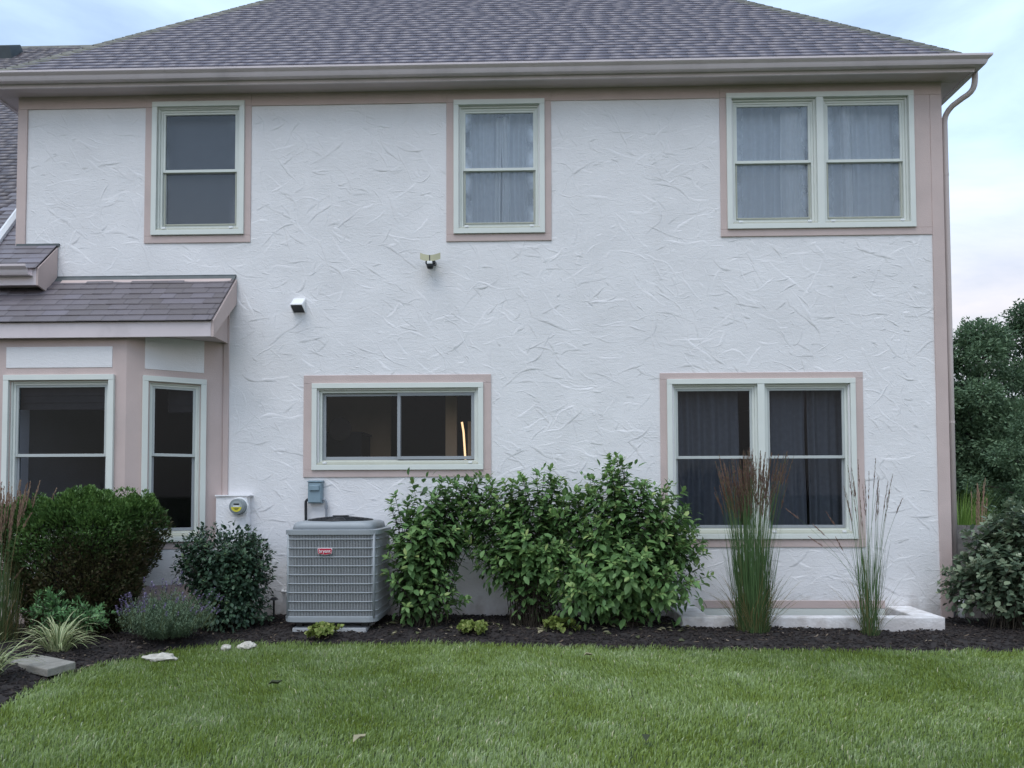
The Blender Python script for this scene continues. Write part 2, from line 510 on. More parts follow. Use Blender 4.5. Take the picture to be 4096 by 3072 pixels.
used = np.zeros(len(V), bool); used[F.ravel()] = True
remap = np.cumsum(used) - 1
front_wall = link('stucco_wall', np_mesh('stucco_wall', V[used], remap[F], M['stucco'], smooth=True), house)

# trowel ridges: thin wavy lips of plaster, steep on one side and feathered out on the other
def wall_h(x, z):
    i, j = min(nx - 1, max(0, int(round((x - XL) / (gx[1] - gx[0]))))), min(nz - 1, max(0, int(round((z - WZ0) / (gz[1] - gz[0])))))
    return Hm[j, i]
def in_hole(x, z):
    if not (XL + .02 < x < XR - .02 and 0.0 < z < 5.93): return True
    if x < -3.5 and z < 3.9: return True
    return any(x0 - .09 < x < x1 + .09 and z0 - .09 < z < z1 + .09 for x0, x1, z0, z1 in HOLES)
RV, RF = [], []
def ridge(cx, cz, ang, Ln, hgt, feather, wob):
    n_ = max(4, int(Ln / 0.035))
    x, z, a = cx, cz, ang
    drift = rng.normal(0, wob)
    pts = []
    for i in range(n_ + 1):
        pts.append((x, z, a))
        a += drift * 0.07 + rng.normal(0, 0.15)
        x += math.cos(a) * Ln / n_; z += math.sin(a) * Ln / n_
    if any(in_hole(u, v) for u, v, _ in pts[::2]): return
    q0 = len(RV)
    br = rng.uniform(0, 6.28)
    for i, (u, v, a) in enumerate(pts):
        t = i / n_
        e = min(1, 4 * t, 4 * (1 - t)) * (0.65 + 0.35 * math.sin(t * 9 + br))
        h, f = max(hgt * e, 0.0), feather * (0.5 + 0.5 * e)
        nxx, nzz = -math.sin(a), math.cos(a)
        w = wall_h(u, v)
        RV.append((u - nxx * .0025, -(w - .001), v - nzz * .0025))
        RV.append((u + nxx * .0015, -(w + h), v + nzz * .0015))
        RV.append((u + nxx * (.0015 + f * .35), -(w + h * .52), v + nzz * (.0015 + f * .35)))
        RV.append((u + nxx * f, -(w - .0012), v + nzz * f))
    for i in range(n_):
        for k in range(3):
            RF.append((q0 + 4*i + k, q0 + 4*i + 4 + k, q0 + 4*i + 5 + k, q0 + 4*i + 1 + k))
for k in range(3300):
    ang = [rng.normal(-0.45, 0.4), rng.normal(0.3, 0.35), rng.normal(-1.0, 0.35), rng.uniform(0, 6.28)][rng.choice(4, p=[.45, .25, .2, .1])]
    if rng.random() < 0.4: ang += math.pi
    ridge(rng.uniform(XL, XR), rng.uniform(0, 5.93), ang, 0.07 + 0.50 * rng.random() ** 2, 0.0010 + 0.0032 * rng.random() ** 1.4, rng.uniform(0.02, 0.08), 0.8)
for k in range(420):
    cx, cz, a0 = rng.uniform(XL, XR), rng.uniform(0, 5.93), rng.normal(-0.3, 0.6)
    for q_ in range(rng.integers(3, 8)):
        ridge(cx + rng.normal(0, 0.08), cz + rng.normal(0, 0.05), a0 + rng.normal(0, 0.3), rng.uniform(0.03, 0.11), rng.uniform(0.0015, 0.0040), rng.uniform(0.008, 0.02), 1.2)
ro = link('trowel_ridges', np_mesh('trowel_ridges', RV, RF, M['stucco'], smooth=True), front_wall)
ro['kind'] = 'stuff'

hull = MB()
hull.quad((XR, 0.001, -0.3), (XR, 9, -0.3), (XR, 9, 6.06), (XR, 0.001, 6.06))
hull.build('side_wall', M['stucco'], house)
MB().quad((XL, 0.001, 6.06), (XL, 9, 6.06), (XL, 9, -0.3), (XL, 0.001, -0.3)).build('side_wall', M['stucco'], house)
MB().quad((XR, 9, -0.3), (XL, 9, -0.3), (XL, 9, 6.06), (XR, 9, 6.06)).build('rear_wall', M['stucco'], house)
MB().box(XL + .02, XR - .02, 0.06, 8.9, 3.2, 3.42).build('floor_slab', M['dark'], house)
MB().box(XL + .02, XR - .02, 0.06, 8.9, -0.28, 0.1).build('floor_slab', M['dark'], house)
MB().box(XL + .02, XR - .02, 0.03, 8.9, 6.0, 6.03).build('ceiling_slab', M['dark'], house)
MB().box(-3.1, -3.0, 0.06, 8.9, 0.1, 3.2).build('partition_wall', M['dark'], house)
MB().box(0.6, 0.7, 0.06, 8.9, 0.1, 3.2).build('partition_wall', M['dark'], house)
for px_ in (-2.0, 1.2):
    MB().box(px_, px_ + 0.1, 0.06, 8.9, 3.42, 6.0).build('partition_wall', M['dark'], house)

# --- flat trim boards
def board(u0, u1, z0, z1, w0=-0.004, w1=0.012, name='trim_board', mat='trim', xf=wall_xf, label=None):
    return LB().box(u0, u1, w0, w1, z0, z1).build(name, M[mat], house, xf=xf, bevel=0.003, label=label)
board(XL - 0.012, XL + 0.098, 4.20, 5.89, w1=0.018)                   # upper left corner board
board(4.462, XR + 0.012, -0.05, 5.89, w1=0.018)                       # right corner board
MB().box(XR + 0.001, XR + 0.014, 0.0, 0.11, -0.05, 5.89).build('trim_board', M['trim'], house)
for u0, u1 in ((XL - 0.012, -4.44), (-3.21, -0.967), (0.224, 2.124)):
    board(u0, u1, 5.893, 6.035, w1=0.014)                             # frieze between windows
for u0, u1 in ((-4.44, -3.21), (-0.967, 0.224), (2.124, XR + 0.012)):
    board(u0 + 0.001, u1 - 0.001, 5.893, 6.035, w1=0.015)
def surround(u0, u1, z0, z1, c0, c1, d0, d1, top=False):
    """boards round a window; c0..d1 is the casing they butt against"""
    board(u0, c0 + 0.01, z0 + (0.081 if d0 - z0 > 0.07 else d0 - z0), z1 if not top else d1)
    board(c1 - 0.01, u1, z0 + (0.081 if d0 - z0 > 0.07 else d0 - z0), z1 if not top else d1)
    board(u0, u1, z0, z0 + 0.08, w1=0.0135)
    if top: board(u0, u1, d1 + 0.0, z1, w1=0.0135)
surround(-4.44, -3.21, 4.312, 5.893, -4.356, -3.283, 4.40, 5.95)
surround(-0.967, 0.224, 4.291, 5.893, -0.884, 0.150, 4.375, 5.914)
board(2.124, 2.206, 4.39, 5.893)
board(2.124, 4.462, 4.309, 4.389, w1=0.0135)
board(4.268, 4.4625, 4.39, 5.893)
surround(-2.584, -0.463, 1.626, 2.778, -2.487, -0.551, 1.706, 2.685, top=True)
surround(1.424, 3.664, 0.837, 2.776, 1.499, 3.575, 0.927, 2.705, top=True)
board(1.876, 3.86, 0.165, 0.25, w1=0.008, label='pinkish board over the basement window')
board(1.876, 3.86, 0.0, 0.163, w1=0.004, mat='casing', name='basement_window_frame')
board(-3.50, -3.44, 0.0, 3.62, w1=0.02)                               # strip where the bay meets the wall

# --- windows
def ring(b, u0, u1, z0, z1, w, y0, y1, wb=None, wt=None):
    wb, wt = wb or w, wt or w
    b.box(u0, u0 + w, y0, y1, z0, z1)
    b.box(u1 - w, u1, y0, y1, z0, z1)
    b.box(u0 + w, u1 - w, y0, y1 - 0.001, z0, z0 + wb)
    b.box(u0 + w, u1 - w, y0, y1 - 0.001, z1 - wt, z1)
    return b

def make_window(u0, u1, z0, z1, units=1, meet=None, style='hung', glass='glass_up', screen=False, xf=wall_xf, label=None, mull=0.077, cw=0.058):
    b = LB()
    a0, a1, b0, b1 = u0 + cw, u1 - cw, z0 + cw, z1 - cw
    cells = [(a0, a1)] if units == 1 else [(a0, (u0 + u1) / 2 - mull / 2), ((u0 + u1) / 2 + mull / 2, a1)]
    for p0, p1 in cells:
        ring(b, p0 - 0.004, p1 + 0.004, b0 - 0.004, b1 + 0.004, 0.026, -0.10, -0.006)
        ring(b, p0 + 0.022, p1 - 0.022, b0 + 0.022, b1 - 0.022, 0.024, -0.10, -0.026)
    win = b.build('window', M['casing'], house, xf=xf, bevel=0.002, label=label)
    def part(bb, name, mat, bevel=0.002):
        return bb.build(name, M[mat], win, xf=xf, bevel=bevel)
    part(LB().box(u0, u1, 0.0, 0.036, z1 - cw, z1), 'casing', 'casing', 0.003)
    part(LB().box(u0, u1, 0.0, 0.036, z0, z0 + cw), 'casing', 'casing', 0.003)
    part(LB().box(u0, u0 + cw, 0.0, 0.034, z0 + cw, z1 - cw), 'casing', 'casing', 0.003)
    part(LB().box(u1 - cw, u1, 0.0, 0.034, z0 + cw, z1 - cw), 'casing', 'casing', 0.003)
    if units == 2:
        m = (u0 + u1) / 2
        part(LB().box(m - mull / 2, m + mull / 2, -0.03, 0.033, z0 + cw, z1 - cw), 'mullion', 'casing', 0.003)
    for p0, p1 in cells:
        sl = LB()
        sl.hexa([(p0, -0.06, b0), (p1, -0.06, b0), (p1, 0.022, b0), (p0, 0.022, b0),
                 (p0, -0.06, b0 + 0.058), (p1, -0.06, b0 + 0.058), (p1, 0.022, b0 + 0.012), (p0, 0.022, b0 + 0.012)])
        part(sl, 'sill', 'sill')
        for cx in (p0 + 0.09, p1 - 0.09):
            part(LB().box(cx - 0.022, cx + 0.022, 0.0, 0.03, b0 + 0.012, b0 + 0.034), 'weep_cover', 'white_pl', 0.003)
        q0, q1, r0, r1 = p0 + 0.046, p1 - 0.046, b0 + 0.058, b1 - 0.044
        if style == 'hung':
            st = 0.026
            part(ring(LB(), q0, q1, meet - 0.018, r1, st, -0.060, -0.034, wb=0.032), 'upper_sash', 'casing' if glass != 'glass_low' else 'sash_lt')
            part(ring(LB(), q0, q1, r0, meet + 0.008, st, -0.088, -0.062, wb=0.034), 'lower_sash', 'casing' if glass != 'glass_low' else 'sash_grey')
            panes = [(q0 + st, q1 - st, meet + 0.012, r1 - st, -0.050), (q0 + st, q1 - st, r0 + 0.034, meet - 0.016, -0.078)]
        else:
            st, mid = 0.036, (q0 + q1) / 2 + 0.01
            part(ring(LB(), q0, mid + 0.02, r0, r1, st, -0.088, -0.062), 'fixed_sash', 'sash_grey')
            part(ring(LB(), mid - 0.02, q1, r0 + .002, r1 - .002, st, -0.060, -0.034), 'sliding_sash', 'sash_grey')
            panes = [(q0 + st, mid - 0.02, r0 + st, r1 - st, -0.078), (mid + 0.014, q1 - st, r0 + st, r1 - st, -0.050)]
        for (s0, s1, t0, t1, w) in panes:
            pb = LB()
            pb.add([(s0 - .005, w, t0 - .005), (s1 + .005, w, t0 - .005), (s1 + .005, w, t1 + .005), (s0 - .005, w, t1 + .005)], [(3, 2, 1, 0)])
            part(pb, 'pane', glass, 0)
        if screen:
            s0, s1, t0, t1, w = panes[1]
            part(ring(LB(), s0 - 0.012, s1 + 0.012, t0 - 0.012, t1 + 0.006, 0.012, -0.058, -0.05), 'screen_frame', 'sill', 0)
            pb = LB().add([(s0, -0.054, t0), (s1, -0.054, t0), (s1, -0.054, t1), (s0, -0.054, t1)], [(0, 1, 2, 3)])
            part(pb, 'insect_screen', 'screen', 0)
    return win
make_window(-4.356, -3.283, 4.400, 5.950, meet=5.165, screen=True, glass='glass_blind', label='upper window with a horizontal blind above the bay roof')
make_window(-0.884, 0.150, 4.375, 5.914, meet=5.135, glass='glass_dirty', screen=True, label='upper middle window with pale curtains meeting in its centre')
make_window(2.196, 4.278, 4.390, 5.938, units=2, meet=5.175, glass='glass_up', screen=True, label='wide upper double window near the downspout')
make_window(-2.487, -0.551, 1.706, 2.685, style='slide', glass='glass_kit', label='wide sliding window above the air conditioner')
make_window(1.499, 3.575, 0.927, 2.705, units=2, meet=1.835, glass='glass_low', label='lower double window with dark curtains behind tall grasses')

# --- bay
BA, BB = Vector((-4.33, -0.55)), Vector((-3.50, 0.0))
FT = (BB - BA).normalized(); FN = Vector((FT.y, -FT.x)); FL = (BB - BA).length
def facet_xf(v):
    p = BA + FT * v[0] + FN * v[1]
    return (p.x, p.y, v[2])
def front_xf(v): return (v[0], -0.55 - v[1], v[2])
LA, LB_ = Vector((-6.60, 0.0)), Vector((-5.77, -0.55))
LT = (LB_ - LA).normalized(); LN = Vector((LT.y, -LT.x))
def left_xf(v):      # the facet mostly outside the picture
    p = LA + LT * v[0] + LN * v[1]
    return (p.x, p.y, v[2])
def holed(b, u0, u1, z0, z1, h):
    a0, a1, c0, c1 = h
    for (p0, p1, q0, q1) in ((u0, u1, z0, c0), (u0, u1, c1, z1), (u0, a0, c0, c1), (a1, u1, c0, c1)):
        b.add([(p0, 0, q0), (p1, 0, q0), (p1, 0, q1), (p0, 0, q1)], [(3, 2, 1, 0)])
    return b
BT = 3.16
holed(LB(), -5.77, -4.33, -0.1, BT, (-5.58, -4.52, 0.98, 2.65)).build('bay_wall', M['trim'], house, xf=front_xf)
holed(LB(), 0, FL, -0.1, BT, (0.23, 0.74, 1.0, 2.65)).build('bay_wall', M['trim'], house, xf=facet_xf)
holed(LB(), 0, FL, -0.1, BT, (FL - 0.74, FL - 0.23, 1.0, 2.65)).build('bay_wall', M['trim'], house, xf=left_xf)
make_window(-5.647, -4.449, 0.91, 2.717, meet=1.86, glass='glass_low', xf=front_xf, label='front bay window behind the clipped hedge')
make_window(0.157, 0.806, 0.92, 2.720, meet=1.871, glass='glass_low', xf=facet_xf, label='narrow angled bay window beside the meter')
make_window(FL - 0.806, FL - 0.157, 0.92, 2.720, meet=1.871, glass='glass_low', xf=left_xf, label='narrow angled bay window behind the tan reed grass')
board(-5.636, -4.482, 2.795, 3.02, w1=0.006, name='stucco_panel', mat='stucco', xf=front_xf)
board(0.178, 0.781, 2.794, 3.155, w1=0.006, name='stucco_panel', mat='stucco', xf=facet_xf)
board(0.20, 0.93, 0.455, 0.838, w1=0.006, name='stucco_panel', mat='stucco', xf=facet_xf)
board(-5.60, -4.50, 0.455, 0.83, w1=0.006, name='stucco_panel', mat='stucco', xf=front_xf)
board(0.20, 0.93, 0.842, 0.915, w1=0.012, xf=facet_xf)
board(0.0, 0.985, 0.0, 0.2, w1=0.014, xf=facet_xf)

# bay roof: fascia, rake, soffit
def bz(y): return 3.92 + 0.985 * y       # top of the bay roof deck
MB().box(-6.75, -3.385, -0.64, -0.615, 3.100, 3.265).build('fascia', M['gutter'], house, bevel=0.003)
rk = MB()
rk.prism([(-0.641, 3.098), (-0.641, 3.27), (-0.02, bz(-0.02) - 0.02), (-0.02, 3.60)], -3.382, -3.355, lambda p, t: (t, p[0], p[1]))
recalc(rk.build('rake_board', M['trim'], house))
ck = MB()
ck.prism([(-0.613, 3.15), (-0.613, 3.16), (-0.012, 3.66), (-0.012, 3.15)], -3.475, -3.455, lambda p, t: (t, p[0], p[1]))
recalc(ck.build('cheek_board', M['trim'], house))
MB().quad((-6.74, -0.614, 3.157), (-6.74, 0, 3.157), (-3.477, 0, 3.157), (-3.477, -0.614, 3.157)).build('soffit', M['soffit'], house)
bay_roof = MB().quad((-6.75, -0.655, bz(-0.655) - 0.012), (-3.375, -0.655, bz(-0.655) - 0.012), (-3.375, 0, bz(0) - 0.012), (-6.75, 0, bz(0) - 0.012)).build('bay_roof', M['deck'], house)
# flashing along the wall
fl = MB()
fl.box(-5.50, -3.37, -0.018, 0.0, 3.905, 3.938)
fl.hexa([(-5.50, -0.075, bz(-0.075) + .008), (-3.37, -0.075, bz(-0.075) + .008), (-3.37, -0.018, bz(-0.018) + .002), (-5.50, -0.018, bz(-0.018) + .002),
         (-5.50, -0.075, bz(-0.075) + .012), (-3.37, -0.075, bz(-0.075) + .012), (-3.37, -0.018, bz(-0.018) + .022), (-5.50, -0.018, bz(-0.018) + .022)])
fl.build('flashing', M['flash'], house)
st = MB()
pts = [(-5.35 + 0.13 * i, -0.085 - 0.012 * math.sin(i * 1.1)) for i in range(16)]
for (xa, ya), (xb, yb) in zip(pts[:-1], pts[1:]):
    st.add([(xa, ya - .016, bz(ya - .016) + .018), (xb, yb - .016, bz(yb - .016) + .018), (xb, -0.06, bz(-0.06) + .020), (xa, -0.06, bz(-0.06) + .020)], [(0, 1, 2, 3)])
st.build('paint_smear', M['trim'], house)

# --- main roof structure
D2 = 9.25
EX0, EX1 = XL - 0.25, XR + 0.25
def rz(d): return EAVE_Z + d
half = (9.0 + 0.5) / 2
ra, rb_ = (EX0 + half, RUN0 + half, rz(half)), (EX1 - half, RUN0 + half, rz(half))
dk = MB()
dz = -0.014
c00, c10, c11, c01 = (EX0, RUN0, rz(0) + dz), (EX1, RUN0, rz(0) + dz), (EX1, RUN0 + 2 * half, rz(0) + dz), (EX0, RUN0 + 2 * half, rz(0) + dz)
ra2, rb2 = (ra[0], ra[1], ra[2] + dz), (rb_[0], rb_[1], rb_[2] + dz)
dk.add([c00, c10, c11, c01, ra2, rb2], [(0, 1, 5, 4), (1, 2, 5), (2, 3, 4, 5), (3, 0, 4)])
roof = dk.build('roof', M['deck'], house)
sf = MB()
sf.box(EX0, EX1, RUN0 + 0.022, -0.002, 6.035, 6.05)
sf.box(EX0, XL - 0.002, 0.0, 9.0, 6.035, 6.05)
sf.box(XR + 0.002, EX1, 0.0, 9.0, 6.035, 6.05)
sf.build('soffit', M['soffit'], house)
MB().box(EX0 - .001, EX1 + .001, RUN0, RUN0 + 0.021, 6.012, 6.145).build('fascia', M['gutter'], house, bevel=0.003)
MB().box(EX1 - 0.021, EX1, RUN0 + 0.0215, 9.2, 6.012, 6.145).build('fascia', M['gutter'], house)
MB().box(EX0, EX0 + 0.021, RUN0 + 0.0215, 9.2, 6.012, 6.145).build('fascia', M['gutter'], house)
KP = [(0.001, 0), (0.001, -0.088), (0.078, -0.09), (0.088, -0.07), (0.096, -0.045), (0.118, -0.028), (0.128, -0.018), (0.129, 0.002), (0.112, 0.002), (0.112, -0.004), (0.122, -0.006), (0.120, -0.018), (0.09, -0.036), (0.078, -0.08), (0.008, -0.08), (0.008, 0)]
GT = 6.146
def gut_front(p, t):
    return (t, RUN0 - p[0], GT + p[1])
gm = MB()
n = len(KP)
vs = [(EX0 - p[0], RUN0 - p[0], GT + p[1]) for p in KP] + [(EX1 + p[0], RUN0 - p[0], GT + p[1]) for p in KP]
gm.add(vs, [(i, (i + 1) % n, n + (i + 1) % n, n + i) for i in range(n)])
recalc(gm.build('gutter', M['gutter'], house))
for sgn, ex in ((1, EX1), (-1, EX0)):
    gm = MB()
    vs = [(ex + sgn * p[0], RUN0 - p[0], GT + p[1]) for p in KP] + [(ex + sgn * p[0], 9.2, GT + p[1]) for p in KP]
    gm.add(vs, [(i, (i + 1) % n, n + (i + 1) % n, n + i) for i in range(n)])
    recalc(gm.build('gutter', M['gutter'], house))
for gx_ in (-4.1, -1.0, 2.05):
    gm = MB()
    vs = [(gx_, RUN0 - p[0] - (.0015 if p[0] > .05 else 0), GT + p[1] - (.0015 if p[1] < -.05 else 0)) for p in KP] + [(gx_ + .05, RUN0 - p[0] - (.0015 if p[0] > .05 else 0), GT + p[1] - (.0015 if p[1] < -.05 else 0)) for p in KP]
    gm.add(vs, [(i, (i + 1) % n, n + (i + 1) % n, n + i) for i in range(n)])
    recalc(gm.build('gutter_joint', M['gutter'], house))
# downspout on the right corner
def bez(pts, n):
    P = [Vector(p) for p in pts]
    out = []
    for i in range(n + 1):
        t = i / n; q = P[:]
        while len(q) > 1: q = [a.lerp(b, t) for a, b in zip(q[:-1], q[1:])]
        out.append(q[0])
    return out
dsp = MB()
path = bez([(4.895, -0.14, 6.07), (4.895, -0.14, 5.93), (4.90, -0.14, 5.86), (4.80, -0.06, 5.82)], 7) + bez([(4.72, 0.0, 5.765), (4.66, 0.075, 5.70), (4.668, 0.075, 5.64), (4.668, 0.075, 5.56)], 6) + [Vector((4.668, 0.075, 3.0)), Vector((4.668, 0.075, 0.12))]
dsp.tube(path, 0.031, 10)
dsp.build('downspout', M['pipe'], house, smooth=True)
MB().tube([(4.668, 0.075, 5.0), (4.668, 0.075, 5.03)], 0.034, 10).build('downspout_joint', M['pipe'], house)
MB().tube([(4.668, 0.075, 2.2), (4.668, 0.075, 2.23)], 0.034, 10).build('downspout_joint', M['pipe'], house)

# --- wing to the left
def wz(y): return 4.30 + y
WR = 5.95
wm = MB()
wdz = -0.014
wm.add([(-14, -0.35, wz(-0.35) + wdz), (XL, -0.35, wz(-0.35) + wdz), (XL, 2.11, wz(2.11) + wdz), (-2.08, WR, wz(WR) + wdz), (-14, WR, wz(WR) + wdz)], [(0, 1, 2, 3, 4)])
wm.add([(XL, -0.35, wz(-0.35) + wdz), (-5.45, -0.35, wz(-0.35) + wdz), (-5.45, -0.004, wz(0) + wdz), (XL, -0.004, wz(0) + wdz)], [(0, 1, 2, 3)])
wm.add([(-14, WR, wz(WR) + wdz), (-2.08, WR, wz(WR) + wdz), (-2.08, 2 * WR, wz(0) + wdz), (-14, 2 * WR, wz(0) + wdz)], [(0, 1, 2, 3)])
wing_roof = wm.build('wing_roof', M['deck'], house)
MB().quad((-14, 0.0, -0.3), (XL, 0.0, -0.3), (XL, 0.0, 3.9), (-14, 0.0, 3.9)).build('wing_wall', M['stucco'], house)
MB().box(-14, -5.462, -0.35, -0.33, 3.748, 3.93).build('fascia', M['gutter'], house, bevel=0.003)
rt_ = MB()
rt_.prism([(-0.352, 3.745), (-0.352, 3.935), (-0.015, 4.27), (-0.015, 3.86), (-0.13, 3.70)], -5.461, -5.438, lambda p, t: (t, p[0], p[1]))
recalc(rt_.build('eave_return', M['trim'], house))
MB().box(-14, -5.462, -0.329, -0.001, 3.765, 3.78).build('soffit', M['soffit'], house)
gm = MB()
vs = [(-14, -0.35 - p[0], 3.945 + p[1] * 1.15) for p in KP] + [(-5.50, -0.35 - p[0], 3.945 + p[1] * 1.15) for p in KP]
gm.add(vs, [(i, (i + 1) % n, n + (i + 1) % n, n + i) for i in range(n)] + [tuple(range(n, 2 * n))])
recalc(gm.build('gutter', M['gutter'], house))
MB().box(-5.92 + .002, -5.42, -0.025, -0.004, 4.29, 4.318).build('flashing', M['flash'], house)
# downspout lying on the wing roof
dn = MB()
dA, dB = Vector((-6.37, 0.86, wz(0.86) + 0.05)), Vector((-6.09, -0.34, wz(-0.34) + 0.05))
dn.tube([dA, dA.lerp(dB, 0.5), dB], 0.045, 6)
dn.build('downspout', M['white_pl'], house, label='pale downspout lying across the wing roof')
# box vent near the wing ridge
bv = MB()
vx0, vx1, vy = -10.12, -9.80, 5.38
bv.hexa([(vx0, vy, wz(vy)), (vx1, vy, wz(vy)), (vx1, vy + .32, wz(vy + .32)), (vx0, vy + .32, wz(vy + .32)),
         (vx0 + .02, vy - .05, wz(vy) + .24), (vx1 - .02, vy - .05, wz(vy) + .24), (vx1 - .02, vy + .26, wz(vy + .26) + .17), (vx0 + .02, vy + .26, wz(vy + .26) + .17)])
M['vent_grey'] = pmat('vent_grey', (0.055, 0.07, 0.08), 0.5, 0.1, 8)
bv.build('roof_vent', M['vent_grey'], house, bevel=0.01)

# --- shingles
unit = np.array([(0,0,0),(1,0,0),(1,1,0),(0,1,0),(0,0,1),(1,0,1),(1,1,.1),(0,1,.1)], float)   # x width, y up the slope, z thickness
UF = np.array([(4,5,6,7),(0,1,5,4),(1,2,6,5),(3,0,4,7),(0,3,2,1)])
def courses(smax, e, xr, wlo, whi, ths=(0.0165, 0.017), tm=0.9, tv=0.025):  # default tm lightens the main roof, veiling haze painted into its tint
    out, k, s = [], 0, 0.0
    while s < smax:
        x0, x1 = xr(s + e * 0.5)
        x = x0 - rng.uniform(0, whi)
        while x < x1 and x1 > x0:
            w = rng.uniform(wlo, whi)
            a, b = max(x, x0), min(x + w, x1)
            if b - a > 0.02:
                out.append((a, s + rng.normal(0, 0.0006), b - a, rng.choice(ths), tm + tv * (rng.random() - .5) * 2))
            x += w
        k += 1; s += e * rng.uniform(.985, 1.015)
    return out
SL_N = [0]
unit_mes = {}
def unit_me(t):
    k = round(max(0, min(1, t)) * 10)
    if k not in unit_mes: unit_mes[k] = np_mesh('shingle', unit, UF, M['shingle'], tint=np.full(8, k / 10))
    return unit_mes[k]
def lay(parent, O, Ud, Vd, lst, single, e, name_rest='shingle_field', gap=0.0001):
    O, Ud, Vd = Vector(O), Vector(Ud).normalized(), Vector(Vd).normalized()
    Nn = Ud.cross(Vd)
    rest = []
    for it in lst:
        if single(it):
            x, s, w, th, t = it
            o = O + Ud * (x + gap / 2) + Vd * s + Nn * 0.001
            m4 = Matrix.Identity(4)
            cx, cy, cz = Ud * (w - gap), Vd * (e + 0.045), Nn * th
            for r in range(3):
                m4[r][0], m4[r][1], m4[r][2], m4[r][3] = cx[r], cy[r], cz[r], o[r]
            link('shingle', unit_me(t), parent, m4)
            SL_N[0] += 1
        else: rest.append(it)
    if rest:
        A = np.array(rest)
        P = unit[None] * np.stack([A[:, 2] - gap, np.full(len(A), e + 0.045), A[:, 3]], -1)[:, None]
        P[:, :, 0] += A[:, 0][:, None]; P[:, :, 1] += A[:, 1][:, None]; P[:, :, 2] += 0.001
        B = np.array([list(Ud), list(Vd), list(Nn)])
        W = P.reshape(-1, 3) @ B + np.array(O)
        Fq = (UF[None] + 8 * np.arange(len(A))[:, None, None]).reshape(-1, 4)
        o = link(name_rest, np_mesh(name_rest, W, Fq, M['shingle'], tint=np.repeat(A[:, 4], 8)), parent)
        o['kind'] = 'stuff'
S2 = math.sqrt(2)
# main front face: s is the slope length
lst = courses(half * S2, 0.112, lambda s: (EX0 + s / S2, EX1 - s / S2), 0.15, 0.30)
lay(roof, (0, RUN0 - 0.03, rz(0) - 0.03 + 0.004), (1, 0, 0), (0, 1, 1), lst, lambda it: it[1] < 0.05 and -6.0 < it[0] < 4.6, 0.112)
# right and left faces of the hip
lst = courses(half * S2, 0.112, lambda s: (RUN0 + s / S2, RUN0 + 2 * half - s / S2), 0.15, 0.30)
lay(roof, (EX1 + 0.03, 0, rz(0) - 0.03 + 0.004), (0, 1, 0), (-1, 0, 1), lst, lambda it: False, 0.112)
lst = courses(half * S2, 0.112, lambda s: (-RUN0 - 2 * half + s / S2, -RUN0 - s / S2), 0.15, 0.30)
lay(roof, (EX0 - 0.03, 0, rz(0) - 0.03 + 0.004), (0, -1, 0), (1, 0, 1), lst, lambda it: False, 0.112)
# wing
def wxr(s):
    y = -0.38 + s / S2
    if y < -0.02: return (-14, -5.45)
    if y < 2.05: return (-14, XL - 0.002)
    return (-14, XL + (y - 2.05))
lst = courses((WR + 0.36) * S2, 0.112, wxr, 0.15, 0.30, (0.011, 0.015), 0.5, 0.2)
lay(wing_roof, (0, -0.38, wz(-0.38) + 0.004), (1, 0, 0), (0, 1, 1), lst, lambda it: it[0] > -6.75 and it[1] < 2.3, 0.112, gap=0.003)
# bay
bv_ = Vector((0, 1, 0.985)).normalized()
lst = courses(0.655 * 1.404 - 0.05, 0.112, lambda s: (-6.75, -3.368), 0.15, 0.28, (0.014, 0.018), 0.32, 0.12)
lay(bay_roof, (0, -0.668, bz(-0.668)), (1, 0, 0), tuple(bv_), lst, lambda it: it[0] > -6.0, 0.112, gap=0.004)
# hip caps: folded pieces stepping up both front hips
hipV = np.array([(-.13, 0, -.075), (0, 0, 0.012), (.13, 0, -.075), (-.13, .26, -.083), (0, .26, .002), (.13, .26, -.083),
                 (-.13, 0, -.086), (0, 0, 0.0), (.13, 0, -.086)], float)
hip_me = np_mesh('hip_cap', hipV, np.array([(0, 1, 4, 3), (1, 2, 5, 4), (6, 7, 1, 0), (7, 8, 2, 1)]), M['hipcap'], tint=np.full(9, 0.5))
for ex, sx in ((EX1, -1), (EX0, 1)):
    d = Vector((sx, 1, 1)).normalized()
    side = Vector((1, -sx, 0)).normalized()
    nrm = side.cross(d) if side.cross(d).z > 0 else -side.cross(d)
    Ln = half * math.sqrt(3)
    k = 0
    while k * 0.15 < Ln - 0.2:
        o = Vector((ex, RUN0, rz(0))) + d * (k * 0.15 + 0.02) + nrm * 0.018
        m4 = Matrix.Identity(4)
        for r in range(3):
            m4[r][0], m4[r][1], m4[r][2], m4[r][3] = side[r], d[r], nrm[r], o[r]
        link('hip_cap', hip_me, roof, m4)
        k += 1
# ridge cap of the wing
rc = MB()
rc.prism([(WR - .12, wz(WR) - .10), (WR, wz(WR) + .02), (WR + .12, wz(WR) - .10)], -14, -2.1, lambda p, t: (t, p[0], p[1]))
recalc(rc.build('ridge_cap', M['hipcap'], house))

# ================================================================ things on and by the wall
def rrect(cx, cy, hx, hy, r, z, k=5):
    pts = []
    for (sx, sy, a0) in ((1, 1, 0), (-1, 1, 90), (-1, -1, 180), (1, -1, 270)):
        for i in range(k + 1):
            a = R(a0 + 90 * i / k)
            pts.append((cx + sx * (hx - r) + r * math.cos(a), cy + sy * (hy - r) + r * math.sin(a), z))
    return pts

